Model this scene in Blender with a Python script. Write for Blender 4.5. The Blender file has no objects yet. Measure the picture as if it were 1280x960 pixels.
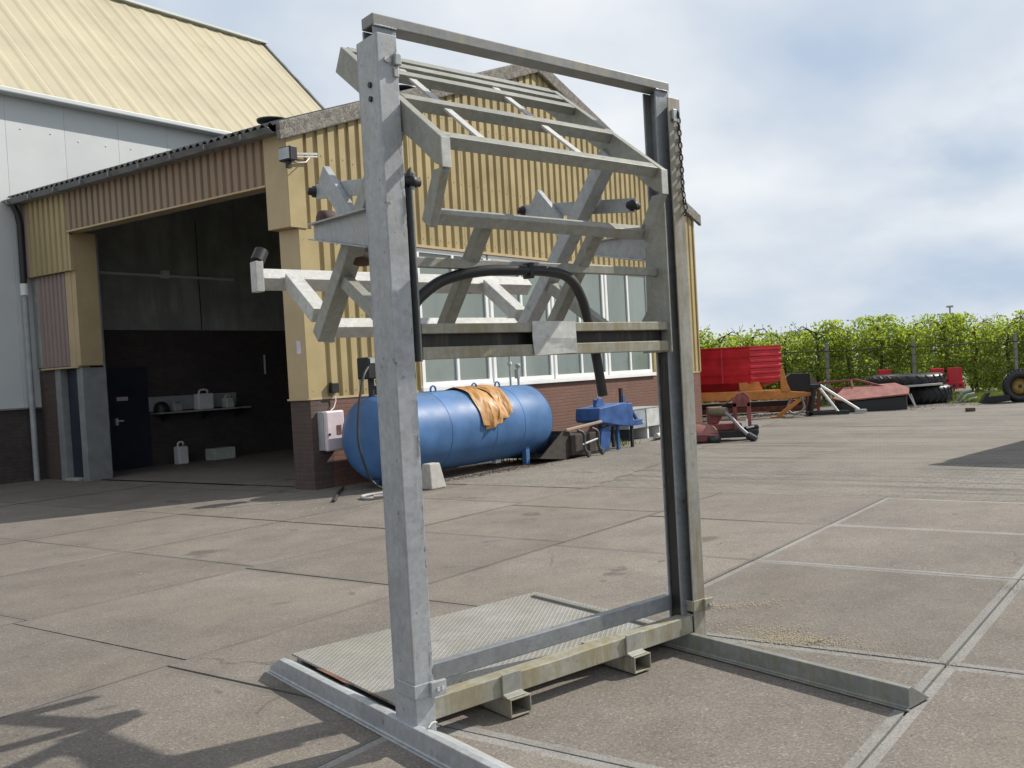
import bpy, bmesh, math, random
from math import sin, cos, pi, radians
from mathutils import Vector, Matrix, noise
random.seed(7)
sc = bpy.context.scene
COL = sc.collection

# ------------------------------------------------------------------ camera
PITCH, ROLL, FPX, CX, CY, EYE = -0.0237, -0.0517, 1155.5, 840.88, 481.85, 1.6
fw = Vector((0, cos(PITCH), sin(PITCH))); up = Vector((0, -sin(PITCH), cos(PITCH))); rt = Vector((1, 0, 0))
r2 = cos(ROLL) * rt + sin(ROLL) * up; u2 = -sin(ROLL) * rt + cos(ROLL) * up
cd = bpy.data.cameras.new('camera'); cam = bpy.data.objects.new('camera', cd); COL.objects.link(cam)
M = Matrix((r2, u2, -fw)).transposed().to_4x4(); M.translation = Vector((0, 0, EYE)); cam.matrix_world = M
cd.sensor_fit = 'HORIZONTAL'; cd.sensor_width = 36; cd.lens = 36 * FPX / 1280
cd.shift_x = (640 - CX) / 1280; cd.shift_y = (CY - 480) / 1280
cd.clip_start = 0.05; cd.clip_end = 5000
sc.camera = cam

# ------------------------------------------------------------------ sun and sky
SUN_AZ, SUN_EL = radians(60), radians(40)
sdir = Vector((sin(SUN_AZ) * cos(SUN_EL), cos(SUN_AZ) * cos(SUN_EL), sin(SUN_EL)))
ld = bpy.data.lights.new('sun', 'SUN'); ld.energy = 5.0; ld.angle = radians(0.6); ld.color = (1.0, .94, .84)
sun = bpy.data.objects.new('sun', ld); COL.objects.link(sun); sun.rotation_euler = sdir.to_track_quat('Z', 'Y').to_euler()
sun.location = (20, 20, 40)

def N(nt, kind, **kw):
    n = nt.nodes.new(kind)
    for k, v in kw.items():
        if k in n.inputs: n.inputs[k].default_value = v
        else: setattr(n, k, v)
    return n
def math_(nt, op, a, b=None, c=None, clamp=False):
    n = nt.nodes.new('ShaderNodeMath'); n.operation = op; n.use_clamp = clamp
    for i, v in enumerate((a, b, c)):
        if v is None: continue
        if isinstance(v, (int, float)): n.inputs[i].default_value = v
        else: nt.links.new(v, n.inputs[i])
    return n.outputs[0]
def ramp(nt, fac, stops):
    r = nt.nodes.new('ShaderNodeValToRGB'); nt.links.new(fac, r.inputs[0])
    e = r.color_ramp.elements
    while len(e) < len(stops): e.new(0.5)
    for i, (p, c) in enumerate(stops):
        e[i].position = p
        e[i].color = (c, c, c, 1) if isinstance(c, (int, float)) else (*c, 1)
    return r.outputs[0]
def mixc(nt, fac, a, b, blend='MIX'):
    m = nt.nodes.new('ShaderNodeMix'); m.data_type = 'RGBA'; m.blend_type = blend
    for s, v in ((0, fac), (6, a), (7, b)):
        if isinstance(v, (int, float)): m.inputs[s].default_value = v
        elif isinstance(v, tuple): m.inputs[s].default_value = (*v, 1)
        else: nt.links.new(v, m.inputs[s])
    return m.outputs[2]

w = bpy.data.worlds.new('World'); sc.world = w; w.use_nodes = True
nt = w.node_tree; bg = nt.nodes['Background']; bg.inputs[1].default_value = 0.066
sky = N(nt, 'ShaderNodeTexSky'); sky.sky_type = 'NISHITA'; sky.sun_disc = False
sky.sun_elevation = SUN_EL; sky.sun_rotation = SUN_AZ; sky.air_density = 1.0; sky.dust_density = 1.0; sky.ozone_density = 1.5
tc = N(nt, 'ShaderNodeTexCoord'); sep = N(nt, 'ShaderNodeSeparateXYZ'); nt.links.new(tc.outputs['Generated'], sep.inputs[0])
zz = math_(nt, 'ADD', math_(nt, 'MAXIMUM', sep.outputs[2], 0.0), 0.34)
cmb = N(nt, 'ShaderNodeCombineXYZ')
nt.links.new(math_(nt, 'DIVIDE', sep.outputs[0], zz), cmb.inputs[0]); nt.links.new(math_(nt, 'DIVIDE', sep.outputs[1], zz), cmb.inputs[1])
mp = N(nt, 'ShaderNodeMapping'); nt.links.new(cmb.outputs[0], mp.inputs[0]); mp.inputs['Location'].default_value = (3.3, 1.75, 0)
n1 = N(nt, 'ShaderNodeTexNoise', Scale=1.05, Detail=8.0, Roughness=0.5, Distortion=0.15); nt.links.new(mp.outputs[0], n1.inputs[0])
n2 = N(nt, 'ShaderNodeTexNoise', Scale=1.15, Detail=6.0, Roughness=0.48, Distortion=0.1); nt.links.new(mp.outputs[0], n2.inputs[0])
mask = ramp(nt, n1.outputs[0], [(0.27, 0.12), (0.44, 1.0)])
low = ramp(nt, sep.outputs[2], [(0.0, 0.9), (0.3, 0.0)])
mask = math_(nt, 'MAXIMUM', mask, low)
mask = math_(nt, 'MULTIPLY', mask, 0.95)
cc = ramp(nt, n2.outputs[0], [(0.36, (6.8, 8.2, 10.2)), (0.48, (9.6, 10.4, 11.4)), (0.6, (12.2, 12.6, 13.0))])
blue = mixc(nt, 1.0, sky.outputs[0], (0.86, 1.0, 1.12), 'MULTIPLY')
nt.links.new(mixc(nt, mask, blue, cc), bg.inputs[0])
vs = sc.view_settings; vs.view_transform = 'Standard'; vs.look = 'None'; vs.exposure = 0.19; vs.gamma = 1

# ------------------------------------------------------------------ frames of reference (yard shed and tipping frame)
TF, TB = 0.808, 0.5429
FO = Vector((-1.1733, 3.9411, 0)); BO = Vector((-5.4053, 13.7132, 0))
RZ = {'F': pi / 2 - TF, 'B': pi / 2 - TB, 'W': 0.0}
OR = {'F': FO, 'B': BO, 'W': Vector((0, 0, 0))}
class Root: pass
def root(name, label, cat, loc=(0, 0, 0), fr='W', group=None):
    o = bpy.data.objects.new(name, None); o.empty_display_size = .1; COL.objects.link(o)
    R = Matrix.Rotation(RZ[fr], 3, 'Z')
    o.location = OR[fr] + R @ Vector(loc); o.rotation_euler = (0, 0, RZ[fr])
    if label: o['label'] = label
    if cat: o['category'] = cat
    if group: o['group'] = group
    r = Root(); r.o = o; r.loc = Vector(loc); r.fr = fr
    return r

# ------------------------------------------------------------------ mesh builder
class MB:
    def __init__(s): s.v = []; s.f = []; s.m = []; s.sm = []
    def add(s, vs, fs, mi=0, smooth=False):
        b = len(s.v); s.v += [Vector(x) for x in vs]
        for f in fs: s.f.append([b + i for i in f]); s.m.append(mi); s.sm.append(smooth)
        return s
    def box(s, a, b, mi=0):
        (x0, y0, z0), (x1, y1, z1) = a, b
        if x0 > x1: x0, x1 = x1, x0
        if y0 > y1: y0, y1 = y1, y0
        if z0 > z1: z0, z1 = z1, z0
        return s.add([(x0, y0, z0), (x1, y0, z0), (x1, y1, z0), (x0, y1, z0), (x0, y0, z1), (x1, y0, z1), (x1, y1, z1), (x0, y1, z1)],
                     [(0, 3, 2, 1), (4, 5, 6, 7), (0, 1, 5, 4), (1, 2, 6, 5), (2, 3, 7, 6), (3, 0, 4, 7)], mi)
    def beam(s, p0, p1, wd, ht, upv=(0, 0, 1), mi=0):
        p0, p1 = Vector(p0), Vector(p1); d = (p1 - p0).normalized(); u = Vector(upv); u = (u - d * u.dot(d)).normalized(); r = d.cross(u)
        q = []
        for p in (p0, p1):
            for a, b in ((-1, -1), (1, -1), (1, 1), (-1, 1)): q.append(p + r * a * wd / 2 + u * b * ht / 2)
        return s.add(q, [(0, 1, 2, 3), (7, 6, 5, 4), (0, 4, 5, 1), (1, 5, 6, 2), (2, 6, 7, 3), (3, 7, 4, 0)], mi)
    def prism(s, poly, axis, a, b, mi=0):
        # poly: list of 2D points; extruded along axis 0/1/2 from a to b
        n = len(poly); q = []
        for t in (a, b):
            for (i, j) in poly:
                q.append((t, i, j) if axis == 0 else (i, t, j) if axis == 1 else (i, j, t))
        fs = [tuple(range(n)), tuple(range(2 * n - 1, n - 1, -1))] + [(i, i + n, (i + 1) % n + n, (i + 1) % n) for i in range(n)]
        return s.add(q, fs, mi)
    def tube(s, pts, r, n=10, mi=0, cap=True, rs=None):
        pts = [Vector(p) for p in pts]; q = []; up_ = None
        for i, p in enumerate(pts):
            d = (pts[min(i + 1, len(pts) - 1)] - pts[max(i - 1, 0)]).normalized()
            if up_ is None: up_ = Vector((0, 0, 1)) if abs(d.z) < .9 else Vector((1, 0, 0))
            up_ = (up_ - d * up_.dot(d)).normalized(); sd = d.cross(up_)
            rr = rs[i] if rs else r
            for k in range(n): q.append(p + (up_ * cos(2 * pi * k / n) + sd * sin(2 * pi * k / n)) * rr)
        fs = []
        for i in range(len(pts) - 1):
            for k in range(n): fs.append((i * n + k, i * n + (k + 1) % n, (i + 1) * n + (k + 1) % n, (i + 1) * n + k))
        s.add(q, fs, mi, True)
        if cap:
            s.add(q[:n], [tuple(range(n - 1, -1, -1))], mi); s.add(q[-n:], [tuple(range(n))], mi)
        return s
    def lathe(s, prof, c, axis=2, n=24, mi=0, smooth=True):
        # prof: list of (radius, height) along axis
        q = []; c = Vector(c)
        for (r, h) in prof:
            for k in range(n):
                a = 2 * pi * k / n; x, y = r * cos(a), r * sin(a)
                q.append(c + Vector((x, y, h) if axis == 2 else (h, x, y) if axis == 0 else (y, h, x)))
        fs = [(i * n + k, i * n + (k + 1) % n, (i + 1) * n + (k + 1) % n, (i + 1) * n + k) for i in range(len(prof) - 1) for k in range(n)]
        s.add(q, fs, mi, smooth)
        if prof[0][0] > 0: s.add(q[:n], [tuple(range(n - 1, -1, -1))], mi)
        if prof[-1][0] > 0: s.add(q[-n:], [tuple(range(n))], mi)
        return s
    def mesh(s, name, mats, off=Vector((0, 0, 0))):
        me = bpy.data.meshes.new(name); me.from_pydata([v - off for v in s.v], [], s.f)
        for m in (mats if isinstance(mats, (list, tuple)) else [mats]): me.materials.append(m)
        me.polygons.foreach_set('material_index', s.m); me.polygons.foreach_set('use_smooth', s.sm)
        me.update()
        return me
    def build(s, name, mats, par=None, bevel=0, fr=None, parent_obj=None, fixn=True):
        off = par.loc if par else Vector((0, 0, 0))
        me = s.mesh(name, mats, off)
        if fixn:
            bm = bmesh.new(); bm.from_mesh(me); bmesh.ops.recalc_face_normals(bm, faces=bm.faces); bm.to_mesh(me); bm.free()
        o = bpy.data.objects.new(name, me); COL.objects.link(o)
        if par: o.parent = parent_obj or par.o
        elif fr: o.location = OR[fr]; o.rotation_euler = (0, 0, RZ[fr])
        if bevel:
            b = o.modifiers.new('bevel', 'BEVEL'); b.width = bevel; b.segments = 2; b.limit_method = 'ANGLE'; b.angle_limit = radians(40)
        return o
def tag(o, label=None, cat=None, group=None, kind=None):
    for k, v in (('label', label), ('category', cat), ('group', group), ('kind', kind)):
        if v: o[k] = v
    return o
def single(name, label, cat, mb, mats, loc, fr='W', group=None, bevel=0):
    r = root('x', None, None, loc, fr); o = mb.build(name, mats, r, bevel)
    o.parent = None; o.location = r.o.location; o.rotation_euler = r.o.rotation_euler; bpy.data.objects.remove(r.o)
    return tag(o, label, cat, group)

# ------------------------------------------------------------------ materials
def mat(name, col, rough=.6, metal=0, var=.18, scale=4, bump=0, bscale=40, col2=None, speck=None, spec=.5, stretch=(1, 1, 1), rand=0, streak=None):
    m = bpy.data.materials.new(name); m.use_nodes = True; t = m.node_tree; b = t.nodes['Principled BSDF']
    b.inputs['Roughness'].default_value = rough; b.inputs['Metallic'].default_value = metal; b.inputs['Specular IOR Level'].default_value = spec
    c = N(t, 'ShaderNodeTexCoord'); mp = N(t, 'ShaderNodeMapping', Scale=stretch); t.links.new(c.outputs['Object'], mp.inputs[0])
    n = N(t, 'ShaderNodeTexNoise', Scale=scale, Detail=6.0, Roughness=.6); t.links.new(mp.outputs[0], n.inputs[0])
    c2 = col2 or tuple(x * (1 - var) for x in col); c1 = tuple(min(1, x * (1 + var * .6)) for x in col)
    fac = ramp(t, n.outputs[0], [(.35, 0), (.66, 1)])
    out = mixc(t, fac, c2, c1)
    if speck:
        sc_, amt, thr = speck
        v = N(t, 'ShaderNodeTexNoise', Scale=sc_, Detail=3.0, Roughness=.7); t.links.new(c.outputs['Object'], v.inputs[0])
        k = ramp(t, v.outputs[0], [(thr - .07, 1 - amt), (.5, 1.0), (1 - thr + .07, 1 + amt)])
        out = mixc(t, 1.0, out, k, 'MULTIPLY')
    if streak:
        sc_, colr, thr = streak
        mp2 = N(t, 'ShaderNodeMapping', Scale=(sc_, sc_, sc_ * .12)); t.links.new(c.outputs['Object'], mp2.inputs[0])
        v = N(t, 'ShaderNodeTexNoise', Scale=1.0, Detail=5.0, Roughness=.65); t.links.new(mp2.outputs[0], v.inputs[0])
        out = mixc(t, ramp(t, v.outputs[0], [(thr, 0), (thr + .14, .8)]), out, colr)
    if rand:
        oi = N(t, 'ShaderNodeObjectInfo')
        out = mixc(t, 1.0, out, ramp(t, oi.outputs['Random'], [(0, 1 - rand), (1, 1 + rand)]), 'MULTIPLY')
    t.links.new(out, b.inputs[0])
    rr = math_(t, 'ADD', math_(t, 'MULTIPLY', fac, .18), rough - .09, clamp=True); t.links.new(rr, b.inputs['Roughness'])
    if bump:
        bn = N(t, 'ShaderNodeTexNoise', Scale=bscale, Detail=4.0); t.links.new(mp.outputs[0], bn.inputs[0])
        bp = N(t, 'ShaderNodeBump', Strength=bump, Distance=.01); t.links.new(bn.outputs[0], bp.inputs['Height']); t.links.new(bp.outputs[0], b.inputs['Normal'])
    return m
def brickmat(name, plane, c1, c2, mortar, bw=.22, bh=.065, ms=.01, bump=.5, rot=0, dirt=None):
    m = bpy.data.materials.new(name); m.use_nodes = True; t = m.node_tree; b = t.nodes['Principled BSDF']; b.inputs['Roughness'].default_value = .85
    c = N(t, 'ShaderNodeTexCoord'); s = N(t, 'ShaderNodeSeparateXYZ'); t.links.new(c.outputs['Object'], s.inputs[0])
    k = N(t, 'ShaderNodeCombineXYZ')
    a, bb = {'xz': (0, 2), 'yz': (1, 2), 'xy': (0, 1), 'yx': (1, 0)}[plane]
    t.links.new(s.outputs[a], k.inputs[0]); t.links.new(s.outputs[bb], k.inputs[1])
    br = N(t, 'ShaderNodeTexBrick'); br.inputs['Scale'].default_value = 1; br.inputs['Brick Width'].default_value = bw; br.inputs['Row Height'].default_value = bh
    br.inputs['Mortar Size'].default_value = ms; br.inputs['Mortar Smooth'].default_value = .3; br.inputs['Bias'].default_value = 0
    br.inputs['Color1'].default_value = (*c1, 1); br.inputs['Color2'].default_value = (*c2, 1); br.inputs['Mortar'].default_value = (*mortar, 1)
    t.links.new(k.outputs[0], br.inputs[0])
    n = N(t, 'ShaderNodeTexNoise', Scale=.55, Detail=7.0, Roughness=.65); t.links.new(c.outputs['Object'], n.inputs[0])
    out = mixc(t, 1.0, br.outputs[0], ramp(t, n.outputs[0], [(.3, .72), (.7, 1.22)]), 'MULTIPLY')
    n3 = N(t, 'ShaderNodeTexNoise', Scale=9.0, Detail=5.0, Roughness=.7); t.links.new(c.outputs['Object'], n3.inputs[0])
    out = mixc(t, 1.0, out, ramp(t, n3.outputs[0], [(.3, .82), (.7, 1.15)]), 'MULTIPLY')
    if dirt:
        n4 = N(t, 'ShaderNodeTexNoise', Scale=.33, Detail=8.0, Roughness=.68, Distortion=.6); t.links.new(c.outputs['Object'], n4.inputs[0])
        out = mixc(t, ramp(t, n4.outputs[0], [(.42, 0), (.62, .75)]), out, dirt)
    t.links.new(out, b.inputs[0])
    bp = N(t, 'ShaderNodeBump', Strength=bump, Distance=.006); t.links.new(math_(t, 'SUBTRACT', 1.0, br.outputs['Fac']), bp.inputs['Height']); t.links.new(bp.outputs[0], b.inputs['Normal'])
    return m
def concretemat(name, base, rim=False, coarse=1.0):
    m = bpy.data.materials.new(name); m.use_nodes = True; t = m.node_tree; b = t.nodes['Principled BSDF']; b.inputs['Roughness'].default_value = .88
    g = N(t, 'ShaderNodeNewGeometry'); P = g.outputs['Position']
    def noise(s, d, r, dist=0):
        n = N(t, 'ShaderNodeTexNoise', Scale=s, Detail=d, Roughness=r, Distortion=dist); t.links.new(P, n.inputs[0]); return n.outputs[0]
    big = noise(.35, 6.0, .6, .5); mid = noise(2.2, 7.0, .68); fine = noise(75.0 * coarse, 3.0, .75)
    out = mixc(t, ramp(t, big, [(.35, 0), (.65, 1)]), tuple(x * .86 for x in base), tuple(x * 1.1 for x in base))
    out = mixc(t, 1.0, out, ramp(t, mid, [(.28, .80), (.5, 1.0), (.74, 1.18)]), 'MULTIPLY')
    if not rim:
        v = N(t, 'ShaderNodeTexVoronoi', Scale=105.0 * coarse); t.links.new(P, v.inputs[0])
        sv = N(t, 'ShaderNodeSeparateColor'); t.links.new(v.outputs['Color'], sv.inputs[0])
        agg = ramp(t, sv.outputs[0], [(0, .74), (.5, .97), (.88, 1.05), (.95, 1.35), (1, 1.55)])
        out = mixc(t, .8, out, mixc(t, 1.0, out, agg, 'MULTIPLY'))
        big2 = noise(.16, 5.0, .6, .8)
        out = mixc(t, 1.0, out, ramp(t, big2, [(.35, .80), (.5, 1.0), (.66, 1.15)]), 'MULTIPLY')
        crk = N(t, 'ShaderNodeTexVoronoi', Scale=.42); crk.feature = 'DISTANCE_TO_EDGE'
        wob = N(t, 'ShaderNodeTexNoise', Scale=1.6, Detail=5.0); t.links.new(P, wob.inputs[0]); wa = N(t, 'ShaderNodeVectorMath'); wa.operation = 'MULTIPLY_ADD'; t.links.new(wob.outputs['Color'], wa.inputs[0]); wa.inputs[1].default_value = (1.1, 1.1, 0); t.links.new(P, wa.inputs[2]); t.links.new(wa.outputs[0], crk.inputs[0])
        cm_ = math_(t, 'MULTIPLY', ramp(t, crk.outputs['Distance'], [(.0, 1), (.006, 0)]), ramp(t, noise(.5, 3.0, .5), [(.52, 0), (.6, .75)]))
        out = mixc(t, cm_, out, tuple(x * .35 for x in base))
        # sandy dust drifts and oil drips
        dust = math_(t, 'MULTIPLY', ramp(t, noise(.9, 8.0, .7, .8), [(.5, 0), (.68, 1)]), .55)
        out = mixc(t, dust, out, (base[0] * 1.12, base[1] * 1.08, base[2] * .96))
        oil = ramp(t, noise(.95, 4.0, .55, .4), [(.655, 0), (.69, .62)])
        out = mixc(t, oil, out, tuple(x * .3 for x in base))
        drip = ramp(t, noise(4.2, 2.0, .5, .3), [(.715, 0), (.745, .6)])
        out = mixc(t, drip, out, tuple(x * .4 for x in base))
    if rim:
        gr_ = ramp(t, noise(1.1, 7.0, .75, .5), [(.56, 0), (.68, .75)]); out = mixc(t, gr_, out, (.075, .056, .045))
    out = mixc(t, 1.0, out, ramp(t, fine, [(.3, .66), (.5, 1.0), (.7, 1.32)]), 'MULTIPLY')
    oi = N(t, 'ShaderNodeObjectInfo'); out = mixc(t, 1.0, out, ramp(t, oi.outputs['Random'], [(0, .89), (1, 1.09)]), 'MULTIPLY')
    t.links.new(out, b.inputs[0])
    bp = N(t, 'ShaderNodeBump', Strength=.35, Distance=.006); t.links.new(fine, bp.inputs['Height']); t.links.new(bp.outputs[0], b.inputs['Normal'])
    return m
def galvmat(name, tone=(.265, .285, .31), dirt=(.34, .32, .25), dirt_lo=.56, rough=.46, metal=.45):
    m = bpy.data.materials.new(name); m.use_nodes = True; t = m.node_tree; b = t.nodes['Principled BSDF']; b.inputs['Metallic'].default_value = metal
    c = N(t, 'ShaderNodeTexCoord'); P = c.outputs['Object']
    v = N(t, 'ShaderNodeTexVoronoi', Scale=38.0); t.links.new(P, v.inputs[0]); sv = N(t, 'ShaderNodeSeparateColor'); t.links.new(v.outputs['Color'], sv.inputs[0])
    n = N(t, 'ShaderNodeTexNoise', Scale=3.0, Detail=8.0, Roughness=.68, Distortion=.4); t.links.new(P, n.inputs[0])
    out = mixc(t, ramp(t, n.outputs[0], [(.3, 0), (.7, 1)]), tuple(x * .82 for x in tone), tuple(x * 1.14 for x in tone))
    nf = N(t, 'ShaderNodeTexNoise', Scale=26.0, Detail=8.0, Roughness=.75); t.links.new(P, nf.inputs[0]); out = mixc(t, 1.0, out, ramp(t, nf.outputs[0], [(.3, .86), (.7, 1.13)]), 'MULTIPLY')
    out = mixc(t, 1.0, out, ramp(t, sv.outputs[0], [(0, .93), (1, 1.07)]), 'MULTIPLY')
    mp = N(t, 'ShaderNodeMapping', Scale=(9, 9, 1.1)); t.links.new(P, mp.inputs[0])
    n2 = N(t, 'ShaderNodeTexNoise', Scale=1.6, Detail=7.0, Roughness=.7); t.links.new(mp.outputs[0], n2.inputs[0])
    out = mixc(t, ramp(t, n2.outputs[0], [(dirt_lo, 0), (dirt_lo + .16, .75)]), out, dirt)
    n3 = N(t, 'ShaderNodeTexNoise', Scale=14.0, Detail=5.0, Roughness=.7); t.links.new(P, n3.inputs[0])
    out = mixc(t, ramp(t, n3.outputs[0], [(.64, 0), (.70, .65)]), out, (.075, .08, .085))
    mp3 = N(t, 'ShaderNodeMapping', Scale=(30, 30, 1.4)); t.links.new(P, mp3.inputs[0]); n5 = N(t, 'ShaderNodeTexNoise', Scale=1.3, Detail=6.0, Roughness=.7); t.links.new(mp3.outputs[0], n5.inputs[0])
    out = mixc(t, ramp(t, n5.outputs[0], [(.60, 0), (.72, .4)]), out, tuple(min(1, x * 1.7) for x in tone))
    t.links.new(out, b.inputs[0])
    t.links.new(math_(t, 'ADD', math_(t, 'MULTIPLY', n.outputs[0], .3), rough - .12, clamp=True), b.inputs['Roughness'])
    bp = N(t, 'ShaderNodeBump', Strength=.12, Distance=.004); t.links.new(n3.outputs[0], bp.inputs['Height']); t.links.new(bp.outputs[0], b.inputs['Normal'])
    return m

mGalv = galvmat('galvanised steel', (.35, .365, .38), metal=.25, rough=.48)
mGalvGrime = galvmat('grimy zinc steel', (.30, .30, .27), (.20, .155, .085), .43, .5, .2); mGalvGreen = galvmat('weathered greenish steel', (.275, .278, .25), (.25, .215, .125), .53, .5, .15)
mGalvPale = galvmat('pale zinc steel', (.47, .47, .45), (.20, .075, .05), .66, .55, .1)
mGalvBlue = galvmat('blue grey zinc steel', (.245, .262, .28), (.25, .23, .17), .56)
mGalvDark = galvmat('dark weathered zinc', (.205, .212, .212), (.26, .24, .18), .5, .5, .2)
mGalvDirty = galvmat('dirty yellowed zinc steel', (.31, .30, .245), (.235, .195, .10), .45, .6, .25)
mGrease = mat('black greased channel', (.022, .021, .02), .45, .2, .4, 5, streak=(14, (.09, .07, .05), .52))
mBlackSteel = mat('black steel', (.02, .02, .022), .5, .3)
mRubber = mat('black rubber', (.016, .017, .019), .48, 0, .3, 9)
mRust = mat('rusty steel', (.16, .07, .045), .85, 0, .5, 8, .3)
mConc = concretemat('slab concrete', (.157, .138, .119)); mRim = concretemat('steel slab rim', (.215, .207, .195), True); mRimOld = concretemat('worn slab rim', (.130, .117, .102), True)
mApron = concretemat('exposed gravel concrete', (.168, .152, .132), coarse=.36)
mSoil = mat('dark joint soil', (.05, .042, .034), .95, 0, .3, 8)
mPaver = brickmat('grey clinker pavers', 'yx', (.174, .158, .136), (.138, .125, .107), (.088, .079, .068), .21, .105, .009, .6, dirt=(.178, .159, .132))
t = mPaver.node_tree; b = t.nodes['Principled BSDF']; src = b.inputs[0].links[0].from_socket
c = N(t, 'ShaderNodeTexCoord'); mp = N(t, 'ShaderNodeMapping', Scale=(1.0, .03, 1)); t.links.new(c.outputs['Object'], mp.inputs[0])
rw = N(t, 'ShaderNodeTexNoise', Scale=4.2, Detail=3.0, Roughness=.75); t.links.new(mp.outputs[0], rw.inputs[0])
am = N(t, 'ShaderNodeTexNoise', Scale=.25, Detail=5.0); t.links.new(c.outputs['Object'], am.inputs[0])
rows = ramp(t, rw.outputs[0], [(.38, .5), (.47, .95), (.6, 1.12)])
t.links.new(mixc(t, ramp(t, am.outputs[0], [(.3, .35), (.7, 1)]), src, mixc(t, 1.0, src, rows, 'MULTIPLY')), b.inputs[0])
mField = mat('grassy field', (.09, .11, .04), .95, 0, .4, 1.5, .4, 20, col2=(.13, .10, .06))
mClad = mat('cream yellow steel cladding', (.36, .285, .14), .5, 0, .14, 1.4, .03, 6, spec=.4, rand=.035, streak=(2.2, (.30, .22, .10), .58))
mFaded = mat('faded brown cladding', (.265, .185, .125), .55, 0, .1, 1.4, .03, 6, rand=.05, streak=(2.2, (.27, .2, .15), .6))
mOlive = mat('olive tan cladding', (.36, .285, .145), .55, 0, .1, 1.4, rand=.05)
mMauve = mat('mauve brown cladding', (.27, .205, .19), .55, 0, .1, 1.4)
mTrim = mat('tan steel trim', (.45, .345, .20), .5, 0, .1, 2)
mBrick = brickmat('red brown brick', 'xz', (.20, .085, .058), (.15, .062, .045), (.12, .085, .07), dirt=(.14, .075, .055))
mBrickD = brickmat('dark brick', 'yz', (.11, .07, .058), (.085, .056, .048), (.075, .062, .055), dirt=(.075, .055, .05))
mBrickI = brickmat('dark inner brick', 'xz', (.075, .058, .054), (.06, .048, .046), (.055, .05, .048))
mPanelI = mat('inner grey panel', (.37, .385, .365), .7, 0, .25, 2, streak=(3, (.25, .26, .245), .5))
mGreyWall = mat('light grey sandwich panel', (.56, .59, .60), .45, 0, .05, .8, rand=.02, streak=(1.4, (.47, .49, .5), .62))
mRoofY = mat('pale yellow roof sheet', (.41, .37, .265), .7, 0, .07, .7, rand=.03, spec=.2, streak=(1.2, (.37, .325, .22), .58))
mCement = mat('rough cement board', (.20, .185, .165), .95, 0, .45, 9, .8, 26, speck=(45, .55, .42))
mRoofC = mat('cement corrugated roof', (.15, .145, .14), .9, 0, .3, 3, .3, 30)
mGutter = mat('grey zinc gutter', (.25, .26, .27), .5, .3, .25, 3)
mDark = mat('dark paint', (.018, .02, .024), .5)
mWhite = mat('white window frame', (.78, .79, .78), .4, 0, .05, 3)
mGlass = mat('frosted window glass', (.19, .225, .205), .08, 0, .22, .7, spec=.9, stretch=(1, 1, .5), rand=.06)
mWhitePl = mat('white plastic', (.72, .72, .72), .45, 0, .06)
mPinkPl = mat('pinkish white box', (.62, .53, .56), .5, 0, .1, 5)
mGreyPl = mat('grey plastic', (.33, .35, .36), .5)
mTankB = mat('blue tank paint', (.06, .145, .315), .5, 0, .25, 1.6, .03, 4, spec=.3, streak=(3.0, (.13, .19, .28), .60))
mBlue = mat('worn blue paint', (.028, .088, .26), .45, 0, .3, 4, streak=(7, (.12, .10, .09), .63))
mTarp = mat('ochre tarpaulin', (.40, .205, .062), .5, 0, .22, 5, .25, 12, spec=.4)
mRed = mat('bright red paint', (.52, .012, .026), .4, 0, .2, 3, streak=(3.0, (.36, .05, .05), .6))
mRedDull = mat('dull red paint', (.21, .055, .05), .65, 0, .4, 6, .1, 30, streak=(8, (.27, .17, .15), .6))
mRedFade = mat('sun faded red sheet', (.27, .105, .085), .6, 0, .3, 4, streak=(5, (.22, .07, .05), .6))
mOrange = mat('orange paint', (.50, .19, .035), .5, 0, .25, 4, streak=(6.0, (.28, .11, .04), .6))
mCast = mat('grey cast block', (.37, .355, .33), .9, 0, .15, 10, .3, 40)
mYellowRim = mat('yellow rim paint', (.45, .30, .08), .5, 0, .3, 8)
mBark = mat('dark bark', (.075, .06, .045), .95, 0, .4, 12, .5, 40)
mWood = mat('weathered timber', (.12, .07, .05), .9, 0, .4, 8)
mPost = mat('weathered concrete post', (.22, .22, .19), .9, 0, .2, 6)
mHoseG = mat('grey hose', (.36, .35, .33), .6); mCable = mat('dark cable', (.03, .03, .03), .6)
mLens = mat('floodlight glass', (.42, .46, .5), .15, 0, .1)
mPaper = mat('pale notice', (.62, .56, .64), .7)
mNavy = mat('navy door paint', (.02, .026, .045), .5)
mDoorGrey = mat('grey door panel', (.22, .23, .23), .6)
def leafmat(name, cA, cB):
    m = bpy.data.materials.new(name); m.use_nodes = True; t = m.node_tree; b = t.nodes['Principled BSDF']
    g = N(t, 'ShaderNodeNewGeometry'); n = N(t, 'ShaderNodeTexNoise', Scale=2.2, Detail=2.0); t.links.new(g.outputs['Position'], n.inputs[0])
    r = math_(t, 'ADD', math_(t, 'MULTIPLY', g.outputs['Random Per Island'], .6), math_(t, 'MULTIPLY', ramp(t, n.outputs[0], [(.35, 0), (.65, 1)]), .4))
    out = ramp(t, r, [(0, cA), (.55, tuple((x + y) / 2 for x, y in zip(cA, cB))), (1, cB)])
    t.links.new(out, b.inputs[0]); b.inputs['Roughness'].default_value = .55
    tr = N(t, 'ShaderNodeBsdfTranslucent'); t.links.new(mixc(t, 1.0, out, (1.35, 1.4, .6), 'MULTIPLY'), tr.inputs[0])
    mx = N(t, 'ShaderNodeMixShader', Fac=.58); t.links.new(b.outputs[0], mx.inputs[1]); t.links.new(tr.outputs[0], mx.inputs[2])
    t.links.new(mx.outputs[0], t.nodes['Material Output'].inputs[0])
    return m
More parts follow.
